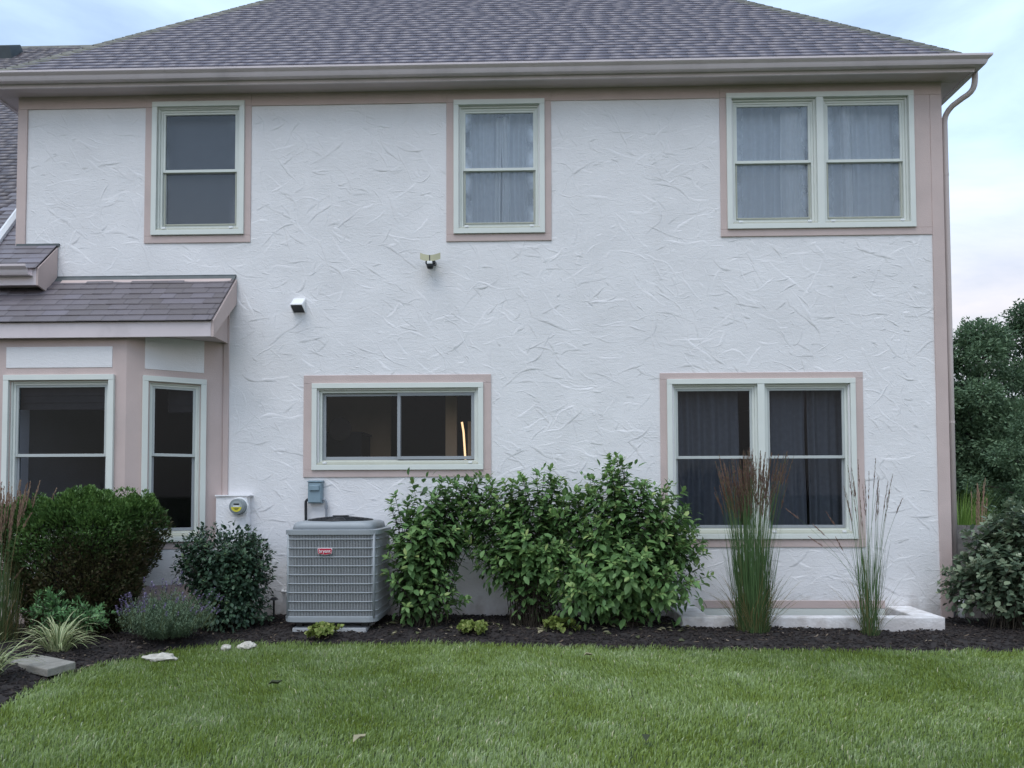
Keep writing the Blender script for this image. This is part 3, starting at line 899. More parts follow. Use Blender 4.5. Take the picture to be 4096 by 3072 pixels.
M['ac_grey'] = pmat('ac_paint', (0.30, 0.325, 0.345), 0.45, 0.04, 5, spec=0.4, dirt=(0.26, 0.27, 0.27), dscale=4, damt=0.35)
M['ac_fin'] = pmat('ac_fin', (0.34, 0.355, 0.37), 0.4, 0.05, 9, spec=0.4)
M['ac_coil'] = pmat('ac_coil', (0.13, 0.135, 0.145), 0.7, 0.2, 30)
M['red'] = pmat('badge_red', (0.42, 0.02, 0.05), 0.35, 0.05, 5)
ACX, ACY, HX, HY = -2.018, -0.555, 0.462, 0.42
ac = empty('air_conditioner', (ACX, ACY, 0.12), label='grey outdoor air conditioner with a red badge standing against the wall', cat='air conditioner')
MB().rings([rrect(ACX, ACY, .40, .36, .06, .145), rrect(ACX, ACY, HX + .004, HY + .004, .105, .165), rrect(ACX, ACY, HX + .006, HY + .006, .105, .215), rrect(ACX, ACY, HX - .01, HY - .01, .10, .222)]).build('base_pan', M['ac_grey'], ac)
MB().rings([rrect(ACX, ACY, HX - .03, HY - .03, .09, .20), rrect(ACX, ACY, HX - .03, HY - .03, .09, 1.04)]).build('coil', M['ac_coil'], ac)
fin = MB()
ringp = [Vector(p) for p in rrect(ACX, ACY, HX - .008, HY - .008, .098, 0, 8)]
ringp.append(ringp[0]); acc = 0.0
for a, b in zip(ringp[:-1], ringp[1:]):
    d = b - a; Ln = d.length
    if Ln < 1e-6: continue
    d.normalize(); nn = Vector((d.y, -d.x, 0)); t = acc
    while t < Ln:
        c = a + d * t
        q = [c - d * .0032 - nn * .016, c + d * .0032 - nn * .016, c + d * .0032 + nn * .002, c - d * .0032 + nn * .002]
        zj0, zj1 = .222, 1.03
        fin.hexa([(p.x, p.y, zj0) for p in q] + [(p.x, p.y, zj1) for p in q])
        t += 0.0152
    acc = t - Ln
fin.build('guard_slats', M['ac_fin'], ac, kind='stuff')
for k in range(9):
    zc = 0.985 - k * 0.0885
    g1 = MB().rings([rrect(ACX, ACY, HX - .004, HY - .004, .10, zc - .006), rrect(ACX, ACY, HX + .003, HY + .003, .103, zc - .003), rrect(ACX, ACY, HX + .003, HY + .003, .103, zc + .003), rrect(ACX, ACY, HX - .004, HY - .004, .10, zc + .006)], False, False)
    g1.build('guard_bar', M['ac_grey'], ac, smooth=True)
for sx in (-1, 1):
    for sy in (-1, 1):
        cx, cy = ACX + sx * (HX - .034), ACY + sy * (HY - .034)
        MB().tube([(cx, cy, .2), (cx, cy, 1.04)], 0.016, 8).build('corner_post', M['ac_grey'], ac, smooth=True)
MB().rings([rrect(ACX, ACY, HX - .01, HY - .01, .10, 1.025), rrect(ACX, ACY, HX + .008, HY + .008, .108, 1.03), rrect(ACX, ACY, HX + .010, HY + .010, .108, 1.075), rrect(ACX, ACY, HX - .02, HY - .02, .10, 1.08)]).build('top_rim', M['ac_grey'], ac)
MB().rings([rrect(ACX, ACY, HX - .045, HY - .045, .09, 1.076), rrect(ACX, ACY, HX - .055, HY - .055, .10, 1.13), rrect(ACX, ACY, HX - .075, HY - .075, .12, 1.155), rrect(ACX, ACY, HX - .10, HY - .10, .14, 1.160)]).build('top_lid', M['ac_grey'], ac, smooth=True)
fg = MB()
for rr_ in (0.10, 0.16, 0.22, 0.27, 0.31, 0.335):
    zz = 1.197 - 0.030 * (rr_ / 0.335) ** 2
    fg.tube([(ACX + rr_ * math.cos(a), ACY + rr_ * math.sin(a), zz) for a in np.linspace(0, 2 * math.pi, 33)], 0.0045, 4, cap=False)
for a in np.linspace(0, 2 * math.pi, 17)[:-1]:
    fg.tube([(ACX + q * math.cos(a), ACY + q * math.sin(a), 1.199 - 0.030 * (q / 0.335) ** 2) for q in (0.04, .15, .25, .335)], 0.004, 4)
fg.build('fan_guard', M['black'], ac)
MB().rings([rrect(ACX, ACY, .33, .33, .32, 1.158), rrect(ACX, ACY, .32, .32, .31, 1.166)]).build('fan_well', M['black'], ac)
MB().rings([[(ACX + .085 * math.cos(a), ACY + .085 * math.sin(a), z) for a in np.linspace(0, 2 * math.pi, 17)[:-1]] for z in (1.185, 1.212)]).build('fan_hub', M['black'], ac)
yb = ACY - HY - 0.012
def shield(b, g_, y0, y1):
    xs0, xs1, z0, z1, xm = -2.141 + g_, -1.994 - g_, .842 + g_, .898 - g_, -2.0675
    P = [(xs0 + .004, z0), (xm, z0 - .012), (xs1 - .004, z0), (xs1, z1 - .012), (xs1 - .006, z1), (xs0 + .006, z1), (xs0, z1 - .012)]
    return b.prism(P, y1, y0, lambda p, t: (p[0], t, p[1]))
bd = recalc(shield(MB(), 0, yb, yb + .012).build('badge', M['white_pl'], ac))
recalc(shield(MB(), .0035, yb - .003, yb + .002).build('badge_field', M['red'], bd))
def text(name, body, size, M4, mat, parent, ext=0.0008):
    cu = bpy.data.curves.new(name, 'FONT'); cu.body = body; cu.size = size; cu.align_x = 'CENTER'; cu.align_y = 'CENTER'; cu.extrude = ext
    cu.offset = 0.0002
    tmp = bpy.data.objects.new('tmp_text', cu); COL.objects.link(tmp)
    bpy.context.view_layer.update()
    me = bpy.data.meshes.new_from_object(tmp.evaluated_get(bpy.context.evaluated_depsgraph_get()))
    bpy.data.objects.remove(tmp)
    me.materials.clear(); me.materials.append(mat); me.transform(M4)
    return link(name, me, parent)
text('badge_lettering', 'bryant', 0.046, Matrix.Translation((-2.0675, yb - .0045, .868)) @ Matrix.Rotation(R(90), 4, 'X'), M['white_pl'], bd)
padb = MB().box(-2.40, -1.66, -0.955, -0.15, 0.03, 0.105)
M['pad'] = pmat('grey_pad', (0.42, 0.43, 0.44), 0.9, 0.12, 8, bump=0.4, bscale=60)
pad = padb.build('equipment_pad', M['pad'], bevel=0.01)
tag(pad, 'pale slab under the grey air conditioner', 'slab')
for sx in (-1, 1):
    for sy in (-1, 1):
        MB().box(ACX + sx * .33 - .03, ACX + sx * .33 + .03, ACY + sy * .3 - .03, ACY + sy * .3 + .03, .1055, .15).build('foot', M['black'], ac)

# disconnect box with conduits
M['bluegrey'] = pmat('bluegrey_paint', (0.21, 0.29, 0.34), 0.45, 0.06, 8, spec=0.4)
M['conduit'] = pmat('conduit', (0.23, 0.25, 0.28), 0.4, 0.08, 8)
dbx = empty('disconnect_box', (-2.43, 0, 1.335), label='blue-grey electrical disconnect box with two conduits above the air conditioner', cat='electrical box')
MB().box(-2.508, -2.352, -0.085, -0.002, 1.335, 1.572).build('box_body', M['bluegrey'], dbx, bevel=0.006)
MB().box(-2.500, -2.360, -0.097, -0.084, 1.345, 1.555).build('cover', M['bluegrey'], dbx, bevel=0.004)
MB().box(-2.485, -2.375, -0.118, -0.096, 1.475, 1.535).build('handle', M['bluegrey'], dbx, bevel=0.008)
MB().hexa([(-2.515, -.10, 1.572), (-2.345, -.10, 1.572), (-2.345, -.002, 1.572), (-2.515, -.002, 1.572), (-2.515, -.10, 1.578), (-2.345, -.10, 1.578), (-2.345, -.002, 1.592), (-2.515, -.002, 1.592)]).build('rain_hood', M['bluegrey'], dbx)
MB().tube(bez([(-2.49, -.05, 1.38), (-2.545, -.05, 1.375), (-2.54, -.05, 1.34)], 4) + [Vector((-2.538, -.05, 1.2)), Vector((-2.53, -.06, 0.95))], 0.016, 8).build('conduit', M['black'], dbx, smooth=True)
MB().tube(bez([(-2.37, -.05, 1.36), (-2.318, -.05, 1.40), (-2.31, -.05, 1.33)], 5) + [Vector((-2.308, -.05, 1.2)), Vector((-2.30, -.07, 0.95))], 0.014, 8).build('conduit', M['conduit'], dbx, smooth=True)
MB().tube([(-2.309, -.05, 1.27), (-2.309, -.05, 1.31)], 0.019, 8).build('fitting', M['conduit'], dbx)

# electric meter
M['meter_grey'] = pmat('meter_grey', (0.22, 0.25, 0.26), 0.3, 0.08, 8, spec=0.6)
M['meter_face'] = pmat('meter_face', (0.34, 0.38, 0.39), 0.35, 0.05, 8)
M['yellow'] = pmat('label_yellow', (0.68, 0.60, 0.05), 0.5, 0.05, 8)
mt = empty('electric_meter', (-3.34, 0, 0.8), label='round grey electric meter with a yellow label on a white box', cat='meter')
MB().box(-3.535, -3.182, -0.105, -0.001, 0.72, 1.412).build('meter_box', M['conc'], mt, bevel=0.006)
MB().box(-3.54, -3.15, -0.125, -0.002, 1.413, 1.43).build('box_cap', M['conc'], mt, bevel=0.003)
def disc(b, cx, cz, prof, n=32):
    b.rings([[(cx + r_ * math.cos(a), y, cz + r_ * math.sin(a)) for a in np.linspace(0, 2 * math.pi, n + 1)[:-1]] for (r_, y) in prof])
    return b
MXc, MZc = -3.262, 1.302
recalc(disc(MB(), MXc, MZc, [(.102, -.105), (.102, -.132), (.094, -.136)]).build('collar', M['white_pl'], mt, smooth=False))
drum = recalc(disc(MB(), MXc, MZc, [(.091, -.13), (.091, -.142), (.086, -.145), (.086, -.20), (.082, -.207), (.066, -.209)]).build('drum', M['meter_grey'], mt))
recalc(disc(MB(), MXc, MZc, [(.062, -.208), (.062, -.2115)]).build('dial', M['meter_face'], drum))
MB().box(MXc - .03, MXc + .03, -.2145, -.2105, MZc + .018, MZc + .034).build('display', M['black'], drum)
MB().box(MXc - .036, MXc + .036, -.2140, -.2105, MZc - .002, MZc + .010).build('plate', M['white_pl'], drum)
yl = MB(); arc = [(MXc + .058 * math.cos(a), MZc - .006 + .052 * math.sin(a)) for a in np.linspace(math.pi, 2 * math.pi, 14)]
yl.prism(arc, -.2145, -.2110, lambda p, t: (p[0], t, p[1]))
recalc(yl.build('yellow_label', M['yellow'], drum))
for (dz_, hw) in ((-.016, .034), (-.026, .024), (-.036, .016)):
    MB().box(MXc - hw, MXc + hw, -.2158, -.2144, MZc + dz_ - .0025, MZc + dz_ + .0025).build('label_print', M['black'], drum)

# vent hood
vh = empty('vent_hood', (-2.64, 0, 3.5), label='small white vent hood on the stucco below the floodlight', cat='vent')
def yz(b, prof, x0, x1): return b.prism(prof, x0, x1, lambda p, t: (t, p[0], p[1]))
hp = MB()
hp.hexa([(-2.705, -.128, 3.555), (-2.573, -.128, 3.555), (-2.573, -.001, 3.648), (-2.705, -.001, 3.648), (-2.705, -.128, 3.566), (-2.573, -.128, 3.566), (-2.573, -.001, 3.662), (-2.705, -.001, 3.662)])
hp.build('hood_top', M['white_pl'], vh)
for xs in ((-2.708, -2.703), (-2.575, -2.570)):
    recalc(yz(MB(), [(-.001, 3.488), (-.001, 3.65), (-.128, 3.556), (-.128, 3.545)], *xs).build('hood_side', M['white_pl'], vh))
MB().quad((-2.7025, -.126, 3.551), (-2.5755, -.126, 3.551), (-2.5755, -.003, 3.497), (-2.7025, -.003, 3.497)).build('hood_shadow', M['black'], vh)  # black sheet paints the shade inside the open underside

# floodlight camera
fc = empty('floodlight_camera', (-1.14, 0, 3.95), label='floodlight with two curved cream panels over a black camera', cat='floodlight')
M['cream'] = pmat('lamp_panel', (0.52, 0.50, 0.34), 0.4, 0.05, 8)
FXc = -1.135
def panel(u0, u1):
    b = MB(); rows = []
    for i in range(9):
        u = u0 + (u1 - u0) * i / 8
        y = -0.165 + 0.55 * u * u * 5
        zt = 4.092 + 2.9 * u * u
        rows.append([(FXc + u, y, zt - .070 - 0.3 * u * u), (FXc + u, y + .018, zt - .055), (FXc + u, y + .018, zt), (FXc + u, y, zt)])
    return recalc(b.rings(rows).build('light_panel', M['cream'], fc))
panel(-.113, -.006); panel(.002, .113)
MB().box(FXc - .006, FXc + .004, -.168, -.145, 4.026, 4.09).build('hinge_strip', M['black'], fc)
MB().tube([(FXc, -.001, 4.06), (FXc, -.03, 4.06)], .055, 16).build('mount_plate', M['white_pl'], fc)
MB().tube([(FXc, -.02, 4.06), (FXc, -.15, 4.05)], .022, 8).build('mount_arm', M['black'], fc)
MB().box(FXc - .052, FXc + .062, -.15, -.06, 3.995, 4.035).build('yoke', M['black'], fc, bevel=.01)
cb = MB().rings([[(FXc + r_ * math.cos(a), -.13 + r_ * .9 * math.sin(a), z) for a in np.linspace(0, 2 * math.pi, 17)[:-1]] for (r_, z) in ((.012, 3.942), (.03, 3.948), (.038, 3.965), (.043, 4.02))])
recalc(cb.build('camera_body', M['black'], fc, smooth=True))
MB().box(FXc - .031, FXc + .029, -.176, -.15, 3.99, 4.022).build('camera_face', M['white_pl'], fc, bevel=.006)

# condensate pipe, path light, window well
cp = MB().tube([(-2.80, -.001, .365), (-2.80, -.05, .352), (-2.66, -.09, .35)], 0.016, 8).build('drain_pipe', M['white_pl'], smooth=True)
tag(cp, 'short white drain pipe sticking out of the wall by the air conditioner', 'pipe')
plt_ = empty('path_light', (-2.80, -.32, .06), label='small black path light stake beside the air conditioner', cat='path light')
MB().tube([(-2.80, -.32, .03), (-2.80, -.32, .30)], .011, 8).build('stake', M['black'], plt_)
recalc(MB().rings([[(-2.80 + r_ * math.cos(a), -.32 + r_ * math.sin(a), z) for a in np.linspace(0, 2 * math.pi, 13)[:-1]] for (r_, z) in ((.02, .29), (.05, .30), (.02, .325))]).build('cap', M['black'], plt_))

ww = MB()
xo0, xo1, xi0, xi1, yo, yi = 1.50, 4.13, 1.79, 3.87, -0.73, -0.605
P = [(xo0, yo), (xo1, yo), (xo1, -0.012), (xi1, -0.012), (xi1, yi), (xi0, yi), (xi0, -0.012), (xo0, -0.012)]
nP = len(P)
ww.add([(x, y, -.1) for x, y in P] + [(x, y, .182 + (.012 if abs(y) < .1 else 0)) for x, y in P],
       [(i, (i + 1) % nP, nP + (i + 1) % nP, nP + i) for i in range(nP)] + [(8, 9, 12, 13), (9, 10, 11, 12), (13, 14, 15, 8)])
wwo = ww.build('window_well', M['conc'], bevel=0.014)
tag(wwo, 'white painted concrete curb round the basement window', 'window well')

# fence and drain adapter on the right
M['wood'] = pmat('weathered_wood', (0.19, 0.175, 0.165), 0.85, 0.25, 12, bump=0.5, bscale=60)
fe = empty('fence', (5.6, 0.15, 0), label='weathered grey board fence behind the round-leaved shrub', cat='fence')
for k in range(14):
    x = 4.70 + k * 0.145
    MB().box(x, x + 0.139, 0.14 + (k % 2) * .004, 0.162, -0.05, 1.07 + random.uniform(-.006, .006)).build('fence_board', M['wood'], fe)
for zr in (.25, .85): MB().box(4.70, 6.73, 0.163, 0.20, zr, zr + .09).build('fence_rail', M['wood'], fe)
MB().tube([(4.70, 0.03, 0.0), (4.70, 0.03, 0.27)], 0.033, 12).build('drain_adapter', M['white_pl'], house, smooth=True)

# ================================================================ behind the glass
M['curt_pale'] = pmat('pale_curtain', (0.84, 0.86, 0.88), 0.9, 0.05, 20)
M['curt_grey'] = pmat('grey_curtain', (0.66, 0.70, 0.75), 0.9, 0.06, 20)
M['curt_dark'] = pmat('navy_curtain', (0.24, 0.24, 0.25), 0.9, 0.08, 20)
M['blind'] = pmat('grey_blind', (0.13, 0.14, 0.165), 0.8, 0.05, 10)
def curtain(label, x0, x1, z0, z1, y, mat, folds, amp, hem=0.0, group=None):
    nx_, nz_ = 90, 10
    V, F = [], []
    ph = random.uniform(0, 6)
    for j in range(nz_ + 1):
        for i in range(nx_ + 1):
            t = i / nx_
            x = x0 + (x1 - x0) * t
            a = amp * (0.5 + 0.5 * math.sin(t * 5 + ph)) + amp * .3
            yy = y + a * math.sin(folds * 6.283 * t + 1.3 * math.sin(t * 7 + ph)) + 0.004 * math.sin(j * .7 + t * 9)
            V.append((x + 0.008 * math.sin(j * .5 + ph), yy, z0 + (z1 - z0) * j / nz_))
    for j in range(nz_):
        for i in range(nx_):
            q = j * (nx_ + 1) + i
            F.append((q, q + 1, q + nx_ + 2, q + nx_ + 1))
    o = link('curtain', np_mesh('curtain', V, F, M[mat], smooth=True))
    tag(o, label, 'curtain', group)
    return o
curtain('pale left curtain in the upper middle window', -.86, -.40, 4.42, 5.9, .20, 'curt_grey', 5, .032)
curtain('pale right curtain in the upper middle window', -.30, .13, 4.42, 5.9, .20, 'curt_grey', 5, .032)
curtain('brighter gathered curtain edge left of the gap in the upper middle window', -.42, -.355, 4.42, 5.8, .165, 'curt_pale', 1.4, .018)
curtain('brighter gathered curtain edge right of the gap in the upper middle window', -.345, -.26, 4.42, 5.8, .165, 'curt_pale', 1.4, .018)
curtain('wide pale curtain behind the left light of the upper double window', 2.2, 3.05, 4.42, 5.9, .22, 'curt_grey', 7, .032)
curtain('gathered pale curtain edge in the left light of the upper double window', 2.86, 3.14, 4.42, 5.85, .165, 'curt_pale', 4, .02)
curtain('wide pale curtain behind the right light of the upper double window', 3.2, 4.26, 4.42, 5.9, .22, 'curt_grey', 8, .032)
curtain('gathered bright curtain edge in the right light of the upper double window', 3.54, 3.66, 4.42, 5.85, .165, 'curt_pale', 2, .02)
curtain('dark navy curtain behind the left light of the lower double window', 1.55, 2.34, .95, 2.7, .2, 'curt_dark', 6, .025)
curtain('dark navy curtain on the left of the right light of the lower double window', 2.5, 3.10, .95, 2.7, .2, 'curt_dark', 5, .025)
curtain('dark navy curtain on the right of the right light of the lower double window', 3.13, 3.56, .95, 2.7, .2, 'curt_dark', 4, .025)
V, F = [], []
for k in range(97):
    z = 4.44 + k * 0.0155
    V += [(-4.27, .165 + (.012 if k % 2 else 0), z), (-3.37, .165 + (.012 if k % 2 else 0), z)]
    if k: F.append((2*k - 2, 2*k - 1, 2*k + 1, 2*k))
tag(link('window_blind', np_mesh('window_blind', V, F, M['blind'])), 'dark pleated blind in the window above the bay roof', 'blind')
M['shade'] = pmat('roman_shade', (0.10, 0.085, 0.08), 0.9, 0.1, 10)
for lb, x0, x1, yv in (('brown roman shade at the top of the front bay window', -5.6, -4.5, -.42), ('brown roman shade at the top of the angled bay window', -4.1, -3.70, -.08)):
    s_ = MB()
    for k in range(3): s_.box(x0, x1, yv - .01 * k, yv + .012 - .01 * k, 2.36 + k * .075, 2.36 + k * .075 + .12)
    tag(s_.build('roman_shade', M['shade']), lb, 'shade')

# kitchen seen through the sliding window
M['tan'] = pmat('tan_wall', (0.50, 0.40, 0.28), 0.9, 0.08, 3)
M['choc'] = pmat('dark_cabinet', (0.03, 0.03, 0.04), 0.5, 0.1, 6)
M['grey_rd'] = pmat('grey_round', (0.13, 0.12, 0.12), 0.8, 0.1, 6)
M['lamp'] = emit_mat('warm_lamp', (1.0, 0.66, 0.33), 1.3)
MB().box(-2.95, -1.95, 1.9, 1.95, .1, 3.2).build('interior_wall', M['tan'], house)
MB().box(-1.95, 0.6, 2.6, 2.65, .1, 3.2).build('interior_wall', M['dark'], house)
MB().box(-1.08, -0.94, .9, 1.0, .1, 3.2).build('interior_wall', M['tan'], house)
MB().box(-0.80, -0.3, .86, .9, .1, 2.33).build('interior_wall', M['tan'], house)
cbn = MB().box(-2.8, -2.22, 1.3, 1.85, .1, 2.22).box(-2.82, -2.2, 1.28, 1.85, 2.2215, 2.245).build('cabinet', M['choc'])
tag(cbn, 'dark cabinet inside the sliding window', 'cabinet')
rd = recalc(disc(MB(), -2.49, 2.28, [(.15, 1.27), (.15, 1.25), (.14, 1.245)]).build('wall_plate', M['grey_rd']))
tag(rd, 'round grey tray on the cabinet inside the sliding window', 'tray')
lp = MB().tube([(-.80, .62, 1.72), (-.815, .62, 1.95), (-.83, .62, 2.18), (-.85, .625, 2.30)], 0.012, 8).build('strip_lamp', M['lamp'])
tag(lp, 'glowing warm strip lamp inside the sliding window', 'lamp')
pf = MB().box(-.60, -.44, 1.06, 1.085, 2.40, 2.60).build('picture_frame', M['grey_rd'])
tag(pf, 'small framed picture inside the sliding window', 'picture')

# ================================================================ plants
def leaf_tpl(W=0.5, fold=0.18, curl=0.25, w1=0.30, w2=0.66, a=0.85, b=0.9):
    """unit leaf along +x, normal +z, folded on its midrib and drooping to the tip"""
    z = lambda x: -curl * x * x
    h1, h2 = W * .5 * a * 1.0, W * .5 * b
    V = [(0, 0, 0), (w1, 0, z(w1)), (w2, 0, z(w2)), (1, 0, z(1)),
         (w1, h1, z(w1) + fold * h1), (w2, h2, z(w2) + fold * h2), (w1, -h1, z(w1) + fold * h1), (w2, -h2, z(w2) + fold * h2)]
    F = [(0, 1, 4), (0, 6, 1), (1, 2, 5), (1, 5, 4), (1, 7, 2), (1, 6, 7), (2, 3, 5), (2, 7, 3)]
    return np.array(V, float), np.array(F)
def flat_tpl(W=0.4):
    V = [(0, 0, 0), (.5, W / 2, .05), (1, 0, -.06), (.5, -W / 2, .05)]
    return np.array(V, float), np.array([(0, 2, 1), (0, 3, 2)])

def frames(d, n):
    d = d / np.linalg.norm(d, axis=1, keepdims=True)
    n = n - d * np.sum(d * n, 1, keepdims=True)
    n = n / np.maximum(np.linalg.norm(n, axis=1, keepdims=True), 1e-6)
    y = np.cross(n, d)
    return np.stack([d, y, n], 2)      # columns

class Leaves:
    def __init__(s): s.p, s.d, s.n, s.s, s.t = [], [], [], [], []
    def add(s, p, d, n, sc, t):
        s.p.append(tuple(p)); s.d.append(tuple(d)); s.n.append(tuple(n)); s.s.append(sc); s.t.append(t)
    def bulk(s, p, d, n, sc, t):
        s.p += list(map(tuple, p)); s.d += list(map(tuple, d)); s.n += list(map(tuple, n)); s.s += list(sc); s.t += list(t)
    def finish(s, root, mat, tpl, n_single=0, single='leaf', rest='foliage', smooth=True, tpls=None):
        P, D, N_ = np.array(s.p), np.array(s.d), np.array(s.n)
        S, T = np.array(s.s), np.array(s.t)
        Rm = frames(D, N_)
        order = np.argsort(P[:, 1] + 0.25 * rng.random(len(P)) - 0.3 * S)
        ones = order[:n_single]; others = order[n_single:]
        V, F = tpl
        if n_single:
            mes = []
            for q in range(5):
                Vq = V.copy(); Vq[:, 2] += rng.normal(0, .02, len(V)); Vq[:, 1] *= rng.uniform(.9, 1.1)
                mes.append(np_mesh(single, Vq, F, mat, tint=np.full(len(V), 0.22 + 0.14 * q), smooth=smooth))
            tq = np.clip(((T - 0.15) / 0.14).astype(int), 0, 4)
            for i in ones:
                m4 = Matrix.Identity(4)
                A = Rm[i] * S[i]
                for r in range(3):
                    m4[r][0], m4[r][1], m4[r][2], m4[r][3] = A[r][0], A[r][1], A[r][2], P[i][r]
                link(single, mes[tq[i]], root, m4)
        if len(others):
            W = np.einsum('nij,vj->nvi', Rm[others] * S[others][:, None, None], V) + P[others][:, None]
            Fm = (F[None] + len(V) * np.arange(len(others))[:, None, None]).reshape(-1, F.shape[1])
            o = link(rest, np_mesh(rest, W.reshape(-1, 3), Fm, mat, tint=np.repeat(T[others], len(V)), smooth=smooth), root)
            o['kind'] = 'stuff'

def stem_tubes(paths, rads, mat, root, name='branches'):
    b = MB()
    for p, r_ in zip(paths, rads):
        b.tube(p, [r_ * (1 - .4 * i / max(1, len(p) - 1)) for i in range(len(p))], 4, cap=False)
    return b.build(name, mat, root, smooth=True)

M['twig'] = pmat('twig', (0.050, 0.040, 0.028), 0.85, 0.3, 20)
M['twig_green'] = pmat('green_stem', (0.10, 0.12, 0.045), 0.7, 0.3, 20)

def shrub(name, label, cat, base, lobes, n_st, L, mat, tpl, n_single, step=0.06, t0=0.3, base_r=0.10, droop=0.25, tip=0.25, group=None, zmin=-0.35, fill=0.0, pair=2, upright=0.35, stem_r=0.0042):
    root = empty(name, base, label=label, cat=cat)
    if group: root['group'] = group
    Lv, paths, rads = Leaves(), [], []
    base = Vector(base)
    vol = np.array([l[3] * l[4] * l[5] for l in lobes]) ** 0.8
    vol = vol / vol.sum()
    for i in range(n_st):
        l = lobes[rng.choice(len(lobes), p=vol)]
        while True:
            v = rng.normal(0, 1, 3); v /= np.linalg.norm(v)
            if v[2] > zmin: break
        k = rng.uniform(.62, 1.06)
        tgt = Vector((l[0] + v[0] * l[3] * k, l[1] + v[1] * l[4] * k, max(l[2] + v[2] * l[5] * k, .09)))
        st = base + Vector((rng.normal(0, base_r), rng.normal(0, base_r * .6), 0))
        c1 = Vector((st.x + (tgt.x - st.x) * .25, st.y + (tgt.y - st.y) * .25, st.z + (tgt.z - st.z) * .55))
        c2 = Vector((st.x + (tgt.x - st.x) * .75, st.y + (tgt.y - st.y) * .75, st.z + (tgt.z - st.z) * .85 + .03))
        ln = (tgt - st).length * 1.1
        ns = max(6, int(ln / step))
        pth = bez([st, c1, c2, tgt], ns)
        paths.append(pth[::max(1, ns // 8)] + [pth[-1]]); rads.append(stem_r * rng.uniform(.7, 1.2))
        ph = rng.uniform(0, 6.28)
        for q in range(int(ns * t0), ns + 1):
            p = pth[q]; d = (pth[min(q + 1, ns)] - pth[max(q - 1, 0)]).normalized()
            a = d.orthogonal().normalized(); b = d.cross(a)
            ph += 1.57 + rng.normal(0, .25)
            last = q >= ns - 1
            for s_ in range(pair if not last else pair + 2):
                an = ph + s_ * (6.283 / (pair if not last else pair + 2))
                o = a * math.cos(an) + b * math.sin(an)
                di = o * .9 + d * (upright if not last else .9) + Vector((0, 0, -droop * (1 if not last else .1))) + Vector(rng.normal(0, .12, 3))
                nn = d * .7 + Vector((0, 0, 1)) * .7 + o * -.15 + Vector(rng.normal(0, .12, 3))
                sc = L * rng.uniform(.55, 1.22) * (0.62 if last else (0.85 if q > ns - 3 else 1))
                Lv.add(p + o * .004, di, nn, sc, min(1, max(0, rng.normal(.46, .17) + (tip if last else 0))))
    if fill:
        m_ = int(fill)
        for i in range(m_):
            l = lobes[rng.choice(len(lobes), p=vol)]
            v = rng.normal(0, 1, 3); v /= np.linalg.norm(v); k = rng.uniform(.3, .98)
            p = (l[0] + v[0] * l[3] * k, l[1] + v[1] * l[4] * k, max(l[2] + v[2] * l[5] * k, .06))
            Lv.add(p, v + rng.normal(0, .5, 3) + np.array([0, 0, -.2]), np.array([0, 0, 1.4]) + v * .4 + rng.normal(0, .35, 3), L * rng.uniform(.5, .95), min(1, max(0, rng.normal(.42, .18))))
    stem_tubes(paths, rads, M['twig'], root)
    Lv.finish(root, mat, tpl, n_single)
    return root

HYD = tint_mat('hydrangea_leaf', [(0.0, (0.070, 0.125, 0.050)), (0.4, (0.130, 0.245, 0.085)), (0.75, (0.215, 0.355, 0.12)), (1.0, (0.38, 0.46, 0.17))], rough=0.5, spec=0.35, trans=0.32, rnd=0.45)
hy_t = leaf_tpl(W=.52, fold=.2, curl=.22)
shrub('hydrangea_shrub', 'leafy green hydrangea next to the air conditioner, leaves down to the mulch', 'shrub', (-1.15, -.62, .06),
      [(-1.16, -.60, 1.32, .32, .30, .36), (-1.18, -.65, .72, .40, .36, .56), (-.74, -.52, 1.30, .42, .30, .36), (-1.0, -.6, .95, .50, .38, .45), (-1.1, -.72, .38, .44, .3, .3)], 150, .118, HYD, hy_t, 300, step=.066, t0=.3, fill=650)
shrub('hydrangea_shrub', 'middle hydrangea of the three with bare stems at its foot', 'shrub', (0.03, -.55, .06),
      [(-.46, -.52, 1.22, .44, .32, .42), (.05, -.55, 1.38, .36, .32, .34), (-.10, -.68, .90, .60, .36, .42), (.32, -.55, 1.22, .32, .3, .40), (.2, -.7, .75, .45, .3, .28), (-.05, -.62, .32, .22, .2, .22), (-.35, -.62, .72, .30, .28, .34)], 185, .116, HYD, hy_t, 300, step=.066, t0=.45, zmin=-.3, base_r=.13, fill=700)
shrub('hydrangea_shrub', 'tallest hydrangea reaching in front of the lower double window', 'shrub', (.95, -.62, .06),
      [(.84, -.55, 1.42, .42, .34, .42), (.42, -.62, 1.05, .42, .36, .44), (1.25, -.60, 1.10, .48, .42, .48), (.80, -.85, .62, .62, .38, .50), (1.35, -.75, .55, .44, .38, .45), (.45, -.88, .40, .38, .30, .32), (1.52, -.60, .88, .28, .30, .32)], 260, .121, HYD, hy_t, 300, step=.068, t0=.3, fill=1300)

